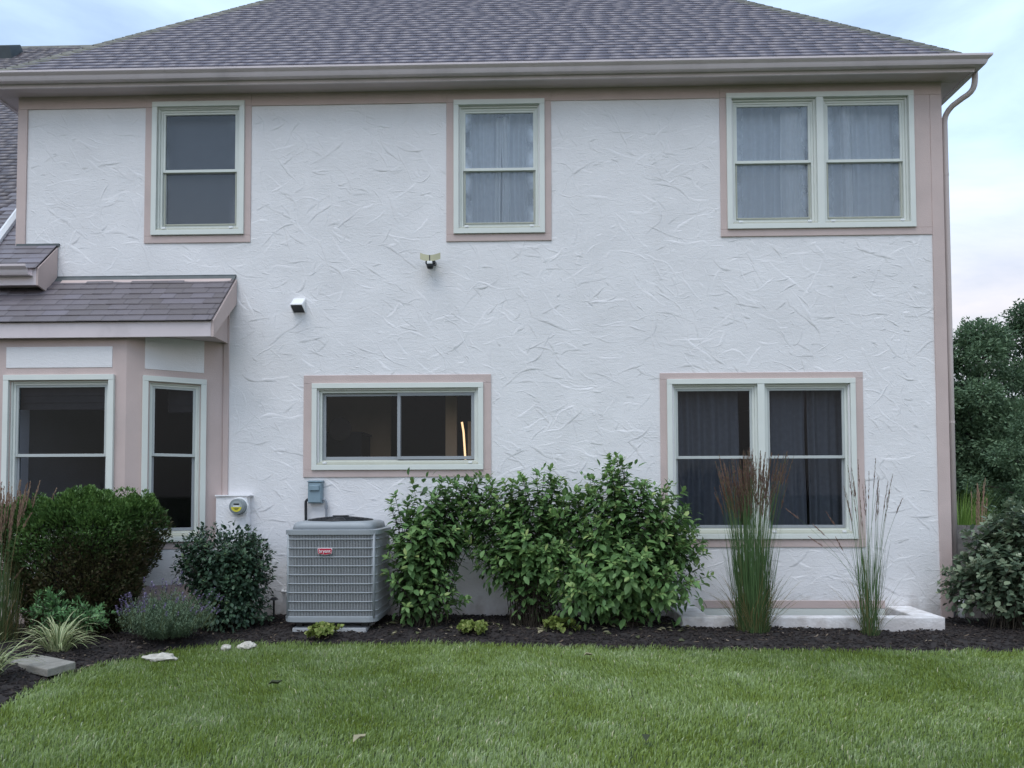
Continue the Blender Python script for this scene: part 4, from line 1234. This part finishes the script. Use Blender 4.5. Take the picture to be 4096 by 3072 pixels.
RSH = tint_mat('dark_shrub_leaf', [(0.0, (0.024, 0.052, 0.033)), (0.5, (0.054, 0.105, 0.060)), (0.8, (0.09, 0.155, 0.08)), (1.0, (0.18, 0.25, 0.07))], rough=0.48, spec=0.45, trans=0.2, rnd=0.3)
shrub('round_shrub', 'rounded dark green shrub below the electric meter', 'shrub', (-3.2, -.68, .06),
      [(-3.22, -.68, .82, .50, .42, .33), (-3.12, -.70, .45, .42, .40, .36), (-3.5, -.62, .70, .24, .3, .28), (-2.95, -.7, .62, .30, .32, .42), (-3.1, -.75, .22, .42, .36, .20)], 240, .066, RSH, leaf_tpl(W=.56, fold=.15, curl=.15), 300, step=.045, t0=.45, droop=.1, fill=5200, stem_r=.004)
VIB = tint_mat('viburnum_leaf', [(0.0, (0.065, 0.10, 0.062)), (0.45, (0.13, 0.185, 0.115)), (0.75, (0.23, 0.285, 0.175)), (1.0, (0.40, 0.43, 0.30))], rough=0.5, spec=0.4, trans=0.2, rnd=0.3)
shrub('round_leaved_shrub', 'grey-green shrub with round leaves at the house corner by the fence', 'shrub', (4.95, -.62, .05),
      [(4.85, -.60, .62, .48, .40, .46), (5.25, -.55, .78, .48, .45, .48), (4.50, -.45, .46, .26, .25, .36), (5.1, -.7, .35, .5, .4, .28), (4.98, -.5, 1.15, .30, .25, .22), (4.84, -.5, .92, .36, .30, .26)], 230, .088, VIB, leaf_tpl(W=.74, fold=.12, curl=.12, a=.95, b=.85), 300, step=.055, t0=.4, droop=.05, tip=.3, fill=2000, base_r=.14)
shrub('low_shrub', 'small olive shrub at the edge of the bed beside the grey-green shrub', 'shrub', (4.78, -1.28, .03), [(4.78, -1.28, .18, .20, .18, .16)], 70, .035, tint_mat('olive_leaf', [(0, (.05, .055, .02)), (1, (.14, .15, .05))], trans=.2), leaf_tpl(W=.4), 0, step=.03, t0=.3, fill=500, stem_r=.003)
SED = tint_mat('sedum_leaf', [(0.0, (0.075, 0.165, 0.07)), (0.6, (0.13, 0.27, 0.105)), (1.0, (0.27, 0.42, 0.17))], rough=0.45, spec=0.4, trans=0.18, rnd=0.3)
shrub('sedum_plant', 'bright green fleshy-leaved plant in front of the clipped hedge', 'plant', (-4.30, -1.62, .06),
      [(-4.32, -1.60, .36, .36, .22, .20), (-4.05, -1.62, .28, .22, .2, .18), (-4.45, -1.62, .40, .2, .18, .18)], 46, .058, SED, leaf_tpl(W=.36, fold=.1, curl=.05), 240, step=.026, t0=.25, droop=-.15, tip=.2, base_r=.18, upright=.6, stem_r=.005)
HEU = tint_mat('heuchera_leaf', [(0.0, (0.10, 0.14, 0.03)), (0.6, (0.20, 0.26, 0.06)), (1.0, (0.36, 0.38, 0.13))], rough=0.5, trans=0.25, rnd=0.3)
for (x, y, r_, lb) in ((-2.02, -1.14, .17, 'small yellow-green mound plant in front of the air conditioner'), (-.60, -1.02, .16, 'flat lime plant in the mulch between the hydrangeas and the lawn'), (.27, -.98, .17, 'lime green mound plant in front of the tallest hydrangea')):
    z = float(zbed(x, y))
    shrub('mound_plant', lb, 'plant', (x, y, z), [(x, y, z + .06, r_, r_ * .8, .075 if 'flat' not in lb else .045)], 30, .062, HEU, leaf_tpl(W=.85, fold=.3, curl=.2, a=1, b=.9), 90, step=.05, t0=.6, droop=.05, tip=.1, base_r=.05, stem_r=.002)

# clipped hedge: fine sprigs over a twiggy body
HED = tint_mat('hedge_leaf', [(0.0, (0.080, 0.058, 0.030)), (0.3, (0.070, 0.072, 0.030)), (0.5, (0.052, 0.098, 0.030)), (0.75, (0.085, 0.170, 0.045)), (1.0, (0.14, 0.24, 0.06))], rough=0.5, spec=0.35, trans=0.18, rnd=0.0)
hc = empty('clipped_hedge', (-4.48, -1.05, .06), label='large clipped hedge, green on top and brownish below, in front of the bay', cat='hedge')
def hedge_r(z): return np.interp(z, [.05, .2, .5, .8, 1.05, 1.22, 1.34, 1.42], [.45, .56, .76, .92, 1.0, .95, .74, .15])
n_ = 62000
zz = rng.uniform(.06, 1.42, n_) ** 1.0
top = rng.random(n_) < .30
zz[top] = rng.uniform(1.18, 1.42, top.sum())
th = rng.uniform(0, 6.283, n_)
lump = 1 + .075 * np.sin(th * 5 + zz * 6) + .055 * np.sin(th * 11 - zz * 9) + .03 * np.sin(th * 23 + zz * 21)
rr_ = hedge_r(zz) * lump * (1 - np.abs(rng.normal(0, .10, n_)))
fillr = rng.random(n_) < .3
rr_[fillr] *= np.sqrt(rng.random(fillr.sum()))
se = np.sign(np.cos(th)) * np.abs(np.cos(th)) ** .8, np.sign(np.sin(th)) * np.abs(np.sin(th)) ** .8
px = -4.48 + .75 * rr_ * se[0]; py = -1.05 + .52 * rr_ * se[1]
pz = zz + .045 * np.sin(px * 11) + .03 * np.sin(px * 29 + py * 20) + .05 * (px + 4.48) + rng.normal(0, .012, n_)
P_ = np.stack([px, py, pz], -1)
outw = np.stack([se[0], se[1], np.where(zz > 1.15, 1.2, .25)], -1)
D_ = outw + rng.normal(0, .55, (n_, 3)) + np.array([0, 0, .5])
N_ = outw * .4 + rng.normal(0, .6, (n_, 3)) + np.array([0, 0, .8])
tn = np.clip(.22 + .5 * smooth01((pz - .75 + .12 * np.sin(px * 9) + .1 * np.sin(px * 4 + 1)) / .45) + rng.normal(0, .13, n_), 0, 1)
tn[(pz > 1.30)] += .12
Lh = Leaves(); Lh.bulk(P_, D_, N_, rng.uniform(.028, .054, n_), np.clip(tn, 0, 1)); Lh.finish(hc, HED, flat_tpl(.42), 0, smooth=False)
tw = []
for k in range(260):
    a = rng.uniform(0, 6.28); z1 = rng.uniform(.35, 1.36); q = hedge_r(z1) * rng.uniform(.5, .98)
    e_ = Vector((-4.48 + .75 * q * math.cos(a), -1.05 + .52 * q * math.sin(a), z1))
    s0 = Vector((-4.48 + rng.normal(0, .15), -1.05 + rng.normal(0, .1), .04))
    tw.append(bez([s0, s0.lerp(e_, .4) + Vector((0, 0, .15)), e_], 5))
stem_tubes(tw, [.007] * len(tw), M['twig'], hc)
# sprigs standing up out of the clipped top
Ls = Leaves()
for (sx_, sy_, h_) in [(-4.40, -1.30, .12), (-4.36, -1.28, .10), (-4.02, -1.2, .10), (-3.93, -1.15, .09), (-4.1, -1.25, .08), (-4.75, -1.3, .06), (-4.6, -1.25, .05), (-3.82, -1.1, .08), (-4.2, -1.2, .08), (-4.0, -1.1, .1)]:
    zt = 1.30
    for k in range(90):
        t = rng.random()
        an = rng.uniform(0, 6.28)
        Ls.add((sx_ + rng.normal(0, .025), sy_ + rng.normal(0, .025), zt + t * (h_ + .09)), (math.cos(an) * .6, math.sin(an) * .6, .9), (math.cos(an) * -.6, math.sin(an) * -.6, .8), rng.uniform(.026, .045), min(1, rng.normal(.8, .1)))
Ls.finish(hc, HED, flat_tpl(.42), 0, rest='sprigs', smooth=False)

# ribbons: grass-like leaves
def ribbon(base, dirxy, L, W, lift, bend, seg=5, twist=0.0):
    """returns a list of (left, right) points of an arching blade"""
    out = []
    p = Vector(base); d = Vector((dirxy[0] * (1 - lift), dirxy[1] * (1 - lift), lift)).normalized()
    side = Vector((-dirxy[1], dirxy[0], 0)).normalized()
    for i in range(seg + 1):
        t = i / seg
        w = W * (0.55 + 0.6 * t if t < .4 else 1 - ((t - .4) / .6) ** 1.6) * .5
        sd_ = (side * math.cos(twist * t) + Vector((0, 0, 1)).cross(side) * math.sin(twist * t))
        out.append((p - sd_ * w, p + sd_ * w))
        p = p + d * (L / seg)
        d = (d + Vector((dirxy[0] * .45, dirxy[1] * .45, -1)) * (bend / seg) * (0.5 + t)).normalized()
    return out
def ribbons_mesh(name, rs, tints, mat, root, stuff=True):
    V, F, T = [], [], []
    for r_, t in zip(rs, tints):
        q = len(V)
        for a, b in r_: V += [tuple(a), tuple(b)]; T += [t, t]
        for i in range(len(r_) - 1): F.append((q + 2 * i, q + 2 * i + 1, q + 2 * i + 3, q + 2 * i + 2))
    o = link(name, np_mesh(name, V, F, mat, tint=T, smooth=True), root)
    if stuff: o['kind'] = 'stuff'
    return o

REED = tint_mat('reed_blade', [(0.0, (0.32, 0.25, 0.12)), (0.22, (0.17, 0.155, 0.065)), (0.4, (0.075, 0.135, 0.050)), (1.0, (0.11, 0.20, 0.075))], rough=0.55, trans=0.2, rnd=0)
PLUME = tint_mat('reed_plume', [(0.0, (0.17, 0.095, 0.072)), (0.6, (0.27, 0.165, 0.125)), (1.0, (0.46, 0.33, 0.22))], rough=0.8, trans=0.2, rnd=0)
def reed(label, x, y, n_stem, n_blade, H, spread, lean=0.06, tan=0.0, strays=()):
    z = float(zbed(x, y))
    root = empty('reed_grass', (x, y, z), label=label, cat='ornamental grass', group='feather reed grasses in the bed')
    sv, st_, pl, pt = [], [], [], []
    def one(bx, by, ax, ay, h, plume=.30):
        pth = []
        for i in range(9):
            t = i / 8
            pth.append(Vector((bx + ax * t * t * h, by + ay * t * t * h, z + h * t * (1 - .12 * (ax * ax + ay * ay) * t))))
        side = Vector((rng.normal(), rng.normal() * .3, 0)).normalized()
        sv.append([(p - side * .0019 * (1.3 - .6 * i / 8), p + side * .0019 * (1.3 - .6 * i / 8)) for i, p in enumerate(pth)])
        tt = rng.normal(.55, .15) - tan * rng.random(); st_.append(min(1, max(0.02, tt)))
        d = (pth[-1] - pth[-2]).normalized(); tip_ = pth[-1]
        for k in range(44):
            u = rng.random()
            p = tip_ - d * (plume * (1 - u))
            o = Vector((rng.normal(), rng.normal(), 0)) * .5
            dd = (d + o * .28).normalized()
            ln = .046 * (1.15 - .7 * u); sd_ = dd.orthogonal().normalized() * .0036
            pl.append([(p - sd_ * .4, p + sd_ * .4), (p + dd * ln * .5 - sd_, p + dd * ln * .5 + sd_), (p + dd * ln, p + dd * ln + sd_ * .1)])
            pt.append(min(1, max(0, rng.normal(.4 + tan * .5, .2))))
    for i in range(n_stem):
        a = rng.uniform(0, 6.28); q = rng.random() ** .5
        bx, by = x + spread * .45 * q * math.cos(a), y + spread * .45 * q * math.sin(a)
        one(bx, by, (math.cos(a) * q * lean + rng.normal(0, .022)) * 2.2, (math.sin(a) * q * lean + rng.normal(0, .02)) * 2.2, H * rng.uniform(.78, 1.02))
    for (ax, h) in strays: one(x + rng.normal(0, .05), y + rng.normal(0, .04), ax, rng.normal(0, .04), h, .16)
    ribbons_mesh('stems', sv, st_, REED, root)
    ribbons_mesh('plumes', pl, pt, PLUME, root)
    bl_, bt = [], []
    for i in range(n_blade):
        a = rng.uniform(0, 6.28); q = rng.random() ** .5
        bp_ = (x + spread * .5 * q * math.cos(a), y + spread * .5 * q * math.sin(a), z)
        a2 = a + rng.normal(0, .5)
        tall = rng.random() < .55
        bl_.append(ribbon(bp_, (math.cos(a2), math.sin(a2)), rng.uniform(.55, .95) * H * .72 if tall else rng.uniform(.25, .75), rng.uniform(.004, .0085), rng.uniform(.86, .97) if tall else rng.uniform(.55, .9), rng.uniform(.05, .35) if tall else rng.uniform(.5, 1.5), 6))
        bt.append(min(1, max(0, rng.normal(.6, .18) if tall else rng.normal(.2, .2))) * (1 - tan * .45))
    ribbons_mesh('blades', bl_, bt, REED, root)
    return root
reed('thick clump of reed grass with brown plumes in front of the lower double window', 2.14, -.98, 185, 540, 1.74, .32, .048, strays=((-.25, 1.35), (.16, 1.6)))
reed('thin clump of reed grass beside the lower double window, stems leaning out', 3.27, -.98, 18, 150, 1.70, .18, .03, strays=((-.62, 1.28), (-.52, 1.1), (-.66, 1.0), (-.34, 1.2), (-.30, .95), (.22, 1.32), (.1, 1.5)))
reed('tan dried clump of reed grass at the left edge of the picture', -5.02, -1.52, 120, 420, 1.50, .42, .06, tan=.6, strays=((.28, 1.2), (.4, .7)))

# variegated lily turf
LIR = tint_mat('lily_turf_leaf', [(0.0, (0.14, 0.22, 0.08)), (0.45, (0.32, 0.38, 0.17)), (1.0, (0.66, 0.66, 0.40))], rough=0.45, spec=0.4, trans=0.2, rnd=0)
LIRG = tint_mat('lily_turf_green', [(0.0, (0.05, 0.10, 0.04)), (1.0, (0.10, 0.18, 0.07))], rough=0.45, trans=0.2, rnd=0)
def lily(label, x, y, n, L):
    z = float(zbed(x, y))
    root = empty('lily_turf', (x, y, z), label=label, cat='plant', group='variegated lily turf clumps')
    for i in range(n):
        a = rng.uniform(0, 6.28); q = rng.random()
        r_ = ribbon((x + .09 * q * math.cos(a), y + .09 * q * math.sin(a), z), (math.cos(a + rng.normal(0, .3)), math.sin(a + rng.normal(0, .3))), L * rng.uniform(.65, 1.15), rng.uniform(.015, .022), rng.uniform(.48, .90), rng.uniform(1.1, 2.6), 8)
        V, F, T, mi = [], [], [], []
        tt = rng.uniform(.45, 1)
        for j, (aa, bb) in enumerate(r_):       # cream margins, green middle
            for t in (0, .3, .7, 1): V.append(tuple(aa.lerp(bb, t) + Vector((0, 0, -.0015 if t in (.3, .7) else 0)))); T.append(tt)
        for j in range(len(r_) - 1):
            for k in range(3):
                F.append((4 * j + k, 4 * j + k + 1, 4 * j + k + 5, 4 * j + k + 4)); mi.append(1 if k == 1 else 0)
        link('leaf', np_mesh('leaf', V, F, None, tint=T, smooth=True, mats=[LIR, LIRG], midx=mi), root)
lily('variegated lily turf in front of the fleshy-leaved plant', -4.10, -2.02, 100, .38)
lily('variegated lily turf beside the concrete paver at the picture edge', -4.06, -2.92, 90, .36)

# lavender
LAV = tint_mat('lavender_leaf', [(0.0, (0.085, 0.135, 0.085)), (0.6, (0.16, 0.235, 0.145)), (1.0, (0.26, 0.34, 0.20))], rough=0.6, trans=0.2, rnd=0)
LAVF = tint_mat('lavender_flower', [(0.0, (0.15, 0.125, 0.23)), (0.6, (0.24, 0.19, 0.34)), (1.0, (0.37, 0.31, 0.46))], rough=0.7, trans=0.2, rnd=0)
lv = empty('lavender_plant', (-3.42, -1.45, .06), label='mounded lavender with purple flower spikes between hedge and round shrub', cat='plant')
Ll, Lf, paths = Leaves(), Leaves(), []
for i in range(620):
    a = rng.uniform(0, 6.28); q = rng.random() ** .5
    h = rng.uniform(.20, .46) * (1.1 - .45 * q)
    s0 = Vector((-3.42 + .12 * q * math.cos(a), -1.45 + .1 * q * math.sin(a), .05))
    e_ = Vector((-3.42 + .43 * q * math.cos(a), -1.45 + .36 * q * math.sin(a), .07 + h))
    pth = bez([s0, s0.lerp(e_, .35) + Vector((0, 0, h * .35)), e_], 7)
    for q2 in range(2, 8):
        for k in range(5):
            an = rng.uniform(0, 6.28)
            Ll.add(pth[q2] + Vector(rng.normal(0, .008, 3)), (math.cos(an) * .7, math.sin(an) * .7, .7), (math.cos(an) * -.5, math.sin(an) * -.5, .9), rng.uniform(.022, .042), min(1, max(0, rng.normal(.5, .2))))
    if i < 95:
        far = rng.random()
        d = Vector((math.cos(a) * q * .45 + .12, math.sin(a) * q * .3 + .1, .8)).normalized()
        hh = rng.uniform(.10, .19)
        paths.append([e_ - d * .05, e_ + d * hh])
        for k in range(20):
            u = rng.random(); an = rng.uniform(0, 6.28)
            Lf.add(e_ + d * (hh - .045 + .055 * u), (math.cos(an) * .8, math.sin(an) * .8, .5), (0, 0, 1), rng.uniform(.012, .020), min(1, max(0, rng.normal(.5, .2))))
stem_tubes(paths, [.0022] * len(paths), M['twig_green'], lv, 'flower_stems')
Ll.finish(lv, LAV, flat_tpl(.16), 0, smooth=False)
Lf.finish(lv, LAVF, flat_tpl(.7), 0, rest='flower_spikes', smooth=False)

# ================================================================ stones and litter
import bmesh
def rock(label, x, y, sx, sy, sz, seed):
    bm = bmesh.new(); bmesh.ops.create_icosphere(bm, subdivisions=3, radius=1)
    rg = np.random.default_rng(seed); ks = rg.normal(0, 1, (9, 3)) * 2.2; ph = rg.uniform(0, 6, 9)
    for v in bm.verts:
        c = np.array(v.co)
        f = 1 + sum(.07 * math.sin(float(k @ c) + p) for k, p in zip(ks, ph))
        c = c * f
        c = np.round(c * 2.6) / 2.6 * .6 + c * .4
        v.co = (x + c[0] * sx, y + c[1] * sy, .04 + c[2] * sz)
    me = bpy.data.meshes.new('garden_rock'); bm.to_mesh(me); bm.free(); me.materials.append(M['rock'])
    tag(link('garden_rock', me), label, 'rock', 'white rocks along the lawn edge')
M['rock'] = pmat('limestone', (0.52, 0.49, 0.43), 0.9, 0.2, 14, bump=0.8, bscale=35, dirt=(0.28, 0.25, 0.2), dscale=9, damt=0.7)
rock('flat white rock at the lawn edge below the lavender', -3.20, -2.03, .135, .08, .032, 3)
rock('bigger white rock at the lawn edge left of the air conditioner', -2.63, -1.55, .075, .05, .036, 5)
rock('small white rock beside the bigger white rock', -2.80, -1.62, .04, .04, .026, 8)
M['paver'] = pmat('concrete_paver', (0.27, 0.255, 0.225), 0.9, 0.15, 12, bump=0.7, bscale=60, dirt=(0.16, 0.15, 0.13), dscale=5, damt=0.6)
A_, d1, d2 = Vector((-3.72, -2.76, 0)), Vector((-.52, .30, 0)), Vector((.06, .27, 0))
pv = MB(); q = [A_, A_ + d2, A_ + d2 + d1, A_ + d1]
pv.hexa([(p.x, p.y, .035) for p in q] + [(p.x, p.y, .098) for p in q])
tag(recalc(pv.build('stepping_stone', M['paver'], bevel=.008)), 'grey concrete paver lying in the mulch beside the lily turf', 'paver')

DRY = tint_mat('dry_leaf', [(0.0, (0.05, 0.06, 0.03)), (0.5, (0.13, 0.14, 0.07)), (1.0, (0.35, 0.31, 0.2))], rough=0.7, trans=0.1, rnd=0.6)
def fallen(label, x, y, L, rot, tint, z=.05):
    V, F = leaf_tpl(W=.6, fold=.7, curl=-.25)
    V = V * L; c, s_ = math.cos(rot), math.sin(rot)
    W = np.stack([x + V[:, 0] * c - V[:, 1] * s_, y + V[:, 0] * s_ + V[:, 1] * c, z + V[:, 2] + .01 * np.sin(V[:, 0] * 60)], -1)
    tag(link('fallen_leaf', np_mesh('fallen_leaf', W, F, DRY, tint=np.full(len(V), tint), smooth=True)), label, 'leaf', 'fallen leaves on the lawn')
fallen('curled dark fallen leaf on the lawn in front of the air conditioner', -1.92, -3.05, .11, .3, .2, .055)
fallen('pale crinkled fallen leaf low on the lawn', -1.00, -4.32, .10, 1.0, .85, .055)
fallen('dark fallen leaf standing in the grass low on the lawn', .62, -4.28, .09, 1.4, .1, .055)
fallen('small whitish fallen leaf near the bed on the lawn', .42, -2.02, .09, .1, 1.0, .055)

# mulch chips
MUL = tint_mat('bark_chip', [(0.0, (0.018, 0.015, 0.016)), (0.55, (0.038, 0.031, 0.029)), (0.86, (0.075, 0.058, 0.048)), (0.94, (0.17, 0.13, 0.095)), (1.0, (0.34, 0.28, 0.21))], rough=0.9, spec=0.2, trans=0, rnd=0)
n_ = 60000
cx, cy = rng.uniform(-6.5, 6.5, n_), rng.uniform(-5.2, 0.0, n_)
ok = bed_dist(cx, cy) > -0.02
ok &= ~((cx > 1.45) & (cx < 4.2) & (cy > -.72)) & ~((cx > -2.4) & (cx < -1.66) & (cy > -.95))
cx, cy = cx[ok], cy[ok]; n_ = len(cx)
V, F = np.array([(-.5, -.5, 0), (.5, -.4, 0), (.45, .5, 0), (-.5, .35, 0), (-.5, -.45, 1), (.5, -.5, .8), (.4, .45, 1.1), (-.45, .4, .9)]), np.array([(4, 5, 6, 7), (0, 1, 5, 4), (1, 2, 6, 5), (2, 3, 7, 6), (3, 0, 4, 7)])
an = rng.uniform(0, 6.28, n_)
D_ = np.stack([np.cos(an), np.sin(an), rng.normal(0, .28, n_)], -1)
Rm = frames(D_, np.stack([rng.normal(0, .35, n_), rng.normal(0, .35, n_), np.ones(n_)], -1))
sc = np.stack([rng.uniform(.015, .055, n_), rng.uniform(.006, .016, n_), rng.uniform(.003, .008, n_)], -1)
W = np.einsum('nij,nvj->nvi', Rm, V[None] * sc[:, None]) + np.stack([cx, cy, zbed(cx, cy) + rng.uniform(0, .012, n_)], -1)[:, None]
tt = np.clip(rng.beta(2, 3.2, n_) * 1.05, 0, 1); lit = rng.random(n_) < .02; tt[lit] = rng.uniform(.9, 1, lit.sum())
Fm = (F[None] + 8 * np.arange(n_)[:, None, None]).reshape(-1, 4)
mo = link('mulch', np_mesh('mulch', W.reshape(-1, 3), Fm, MUL, tint=np.repeat(tt, 8)))
tag(mo, 'dark shredded bark mulch covering the planting bed', kind='stuff')
# leaf litter below the hydrangeas
Lt = Leaves()
for i in range(150):
    x, y = rng.uniform(-1.7, 1.6), -0.55 - abs(rng.normal(0, .32))
    if bed_dist(x, y) < .05: continue
    an = rng.uniform(0, 6.28)
    Lt.add((x, y, float(zbed(x, y)) + .016), (math.cos(an), math.sin(an), rng.normal(0, .2)), (rng.normal(0, .3), rng.normal(0, .3), 1), rng.uniform(.04, .09), rng.random())
lt = empty('leaf_litter', (0, -.8, .05)); tag(lt, 'dry fallen leaves on the mulch below the hydrangeas', kind='stuff')
Lt.finish(lt, DRY, leaf_tpl(W=.5, fold=.4, curl=.1), 0)

# ================================================================ lawn
GRASS = tint_mat('grass_blade', [(0.0, (0.180, 0.230, 0.030)), (0.28, (0.228, 0.312, 0.064)), (0.52, (0.285, 0.382, 0.128)), (0.78, (0.385, 0.478, 0.240)), (0.93, (0.52, 0.59, 0.39)), (1.0, (0.72, 0.67, 0.46))], rough=0.5, spec=0.35, trans=0.3, rnd=0, patch=0.95, pscale=1.5)
def lawn_points(n_, y0, y1, xm):
    x, y = rng.uniform(-xm, xm, n_), rng.uniform(y0, y1, n_)
    half_w = .74 * (y + 8.6) + .6
    ok = (np.abs(x + .03 * (y + 8.6)) < half_w) & (bed_dist(x, y) < .02)
    return x[ok], y[ok]
xa, ya = lawn_points(420000, -5.0, -1.2, 6.2)
n_ = len(xa)
cl = np.sin(xa * 7 + 3 * np.sin(ya * 3)) * np.sin(ya * 9 + 2 * np.sin(xa * 4))
hgt = (rng.uniform(.024, .052, n_) * (1 + .18 * cl)) * (1 + .7 * (np.abs(bed_dist(xa, ya)) < .05) * rng.random(n_))
long_ = rng.random(n_) < .012; hgt[long_] *= rng.uniform(1.3, 1.9, long_.sum())
wd = rng.uniform(.0016, .0042, n_)
an = rng.uniform(0, 6.283, n_)
lean_dir = an + rng.normal(0, 1.2, n_)
flow = 1.4 * np.sin(xa * 1.3 + 1) + 1.1 * np.sin(ya * 2.1 + xa)
lx, ly = np.cos(lean_dir) * .45 + .35 * np.cos(flow), np.sin(lean_dir) * .45 + .25 * np.sin(flow)
ln_ = rng.uniform(.2, .95, n_)
b0 = np.stack([xa, ya, np.full(n_, -.004)], -1)
sd_ = np.stack([np.cos(an), np.sin(an), np.zeros(n_)], -1) * wd[:, None]
m1 = b0 + np.stack([lx * ln_ * hgt * .35, ly * ln_ * hgt * .35, hgt * .60], -1)
t1 = b0 + np.stack([lx * ln_ * hgt * 1.15, ly * ln_ * hgt * 1.15, hgt * (1 - .25 * ln_)], -1)
W = np.stack([b0 - sd_, b0 + sd_, m1 + sd_ * .85, m1 - sd_ * .85, t1], 1).reshape(-1, 3)
k5 = 5 * np.arange(n_)[:, None]
Ftri = np.concatenate([k5 + np.array([[0, 1, 2]]), k5 + np.array([[0, 2, 3]]), k5 + np.array([[3, 2, 4]])])
gt = np.clip(rng.normal(.45, .17, n_) + .07 * cl, 0, .93); dead = rng.random(n_) < .018; gt[dead] = rng.uniform(.93, 1.1, dead.sum())
lw = link('lawn', np_mesh('lawn', W, Ftri, GRASS, tint=np.repeat(gt, 5)))
tag(lw, 'mown green lawn grass in front of the planting bed', kind='stuff')

# ================================================================ trees and plants beyond the house
TREE = tint_mat('tree_leaf', [(0.0, (0.070, 0.115, 0.070)), (0.5, (0.120, 0.190, 0.105)), (1.0, (0.20, 0.28, 0.15))], rough=0.55, spec=0.3, trans=0.25, rnd=0.25)
M['bark'] = pmat('bark', (0.06, 0.05, 0.042), 0.95, 0.3, 8, bump=0.8, bscale=25)
def tree(label, x, y, H, rad, nl, seed, z0=0.5, leaf=.125, lean=0.0):
    rg = np.random.default_rng(seed)
    root = empty('tree', (x, y, 0), label=label, cat='tree', group='trees beyond the house corner')
    tb = MB()
    trunk = [Vector((x + lean * t + .15 * math.sin(3 * t + seed), y + .1 * math.sin(4 * t), H * .86 * t)) for t in np.linspace(0, 1, 9)]
    tb.tube(trunk, [H * .024 * (1.05 - t) for t in np.linspace(0, 1, 9)], 8)
    lobes = []
    for i in range(nl):
        t = rg.uniform(z0 / H, .97)
        q = rad * (math.sin(min(1, (t * 1.05)) * math.pi) ** .6 + .12) * rg.uniform(.25, 1.0)
        a = rg.uniform(0, 6.28)
        c = Vector((x + lean * t + q * math.cos(a), y + q * math.sin(a), z0 + (H - z0 - .35) * t))
        r_ = rg.uniform(.38, .80) * (1.15 - .5 * t) * rad / 1.9
        lobes.append((c, r_))
        o = trunk[min(8, int(t * 8))]
        tb.tube([o, o.lerp(c, .5) + Vector((0, 0, .12)), c], [H * .007, H * .004, .012], 5)
    tb.build('trunk', M['bark'], root, smooth=True)
    Lv = Leaves()
    for c, r_ in lobes:
        n1 = int(1500 * (r_ / .6) ** 2)
        v = rg.normal(0, 1, (n1, 3)); v /= np.linalg.norm(v, axis=1, keepdims=True)
        rr = r_ * (1 + .22 * np.sin(v[:, :1] * 7 + v[:, 2:] * 5) + .15 * np.sin(v[:, 1:2] * 13)) * rg.uniform(.45, 1.08, (n1, 1)) ** .6
        p = np.array(c) + v * rr * np.array([1, 1, .8])
        Lv.bulk(p, v + rg.normal(0, .6, (n1, 3)), v * .4 + rg.normal(0, .5, (n1, 3)) + np.array([0, 0, .8]), rg.uniform(leaf * .6, leaf * 1.1, n1), np.clip(rg.normal(.45, .16, n1) + .08 * rg.normal(), 0, 1))
    Lv.finish(root, TREE, flat_tpl(.55), 0, rest='crown', smooth=False)
tree('broad dark tree nearest the house corner', 13.9, 15.5, 6.9, 2.0, 46, 3, .7)
tree('tall dark tree cut by the picture edge', 16.9, 17.0, 8.0, 2.4, 54, 8, .7)
tree('lower dense tree filling the gap between the two dark trees', 15.6, 21.0, 6.2, 2.6, 44, 12, .4)
tree('dark conical tree just behind the downspout', 12.0, 17.5, 5.6, 1.7, 36, 21, .3)
tree('lighter bushy tree in front of the dark tree row', 13.7, 13.2, 3.9, 1.3, 26, 31, .2, leaf=.10)
tree('low bushy tree under the tall dark tree', 15.4, 14.5, 3.4, 1.5, 28, 37, .2, leaf=.10)

# fountain grass and a plume clump behind the fence
FG = tint_mat('fountain_grass', [(0.0, (0.09, 0.17, 0.035)), (1.0, (0.24, 0.36, 0.08))], rough=0.55, trans=0.25, rnd=0)
fgx = empty('fountain_grass', (7.2, 4.6, 0), label='bright green arching grass clump behind the fence', cat='ornamental grass')
rs, ts = [], []
for i in range(520):
    a = rng.uniform(0, 6.28); q = rng.random() ** .5
    rs.append(ribbon((7.2 + .2 * q * math.cos(a), 4.6 + .2 * q * math.sin(a), 0), (math.cos(a), math.sin(a)), rng.uniform(1.0, 1.75), .012, rng.uniform(.84, .97), rng.uniform(.5, 1.5), 7)); ts.append(rng.random())
ribbons_mesh('blades', rs, ts, FG, fgx)
pg = empty('plume_grass', (5.35, 1.0, 0), label='narrow clump of tan grass plumes rising behind the fence', cat='ornamental grass')
rs, ts = [], []
for i in range(15):
    a = rng.uniform(0, 6.28)
    bp_ = Vector((5.42 + rng.normal(0, .03), 1.0 + rng.normal(0, .03), 0)); tp_ = bp_ + Vector((rng.normal(0.06, .05), rng.normal(0, .03), rng.uniform(1.25, 1.62)))
    d = (tp_ - bp_).normalized(); sd2 = Vector((.003, 0, 0))
    rs.append([(bp_ - sd2, bp_ + sd2), (tp_ - sd2 * .5, tp_ + sd2 * .5)]); ts.append(.8)
    for k in range(26):
        u = rng.random(); p = tp_ - d * .36 * (1 - u); dd = (d + Vector((rng.normal(), rng.normal(), 0)) * .1).normalized(); s2 = Vector((.0035, 0, 0))
        rs.append([(p - s2 * .4, p + s2 * .4), (p + dd * .025 - s2, p + dd * .025 + s2), (p + dd * .05, p + dd * .05 + s2 * .1)]); ts.append(rng.uniform(.5, 1))
ribbons_mesh('plumes', rs, ts, PLUME, pg)
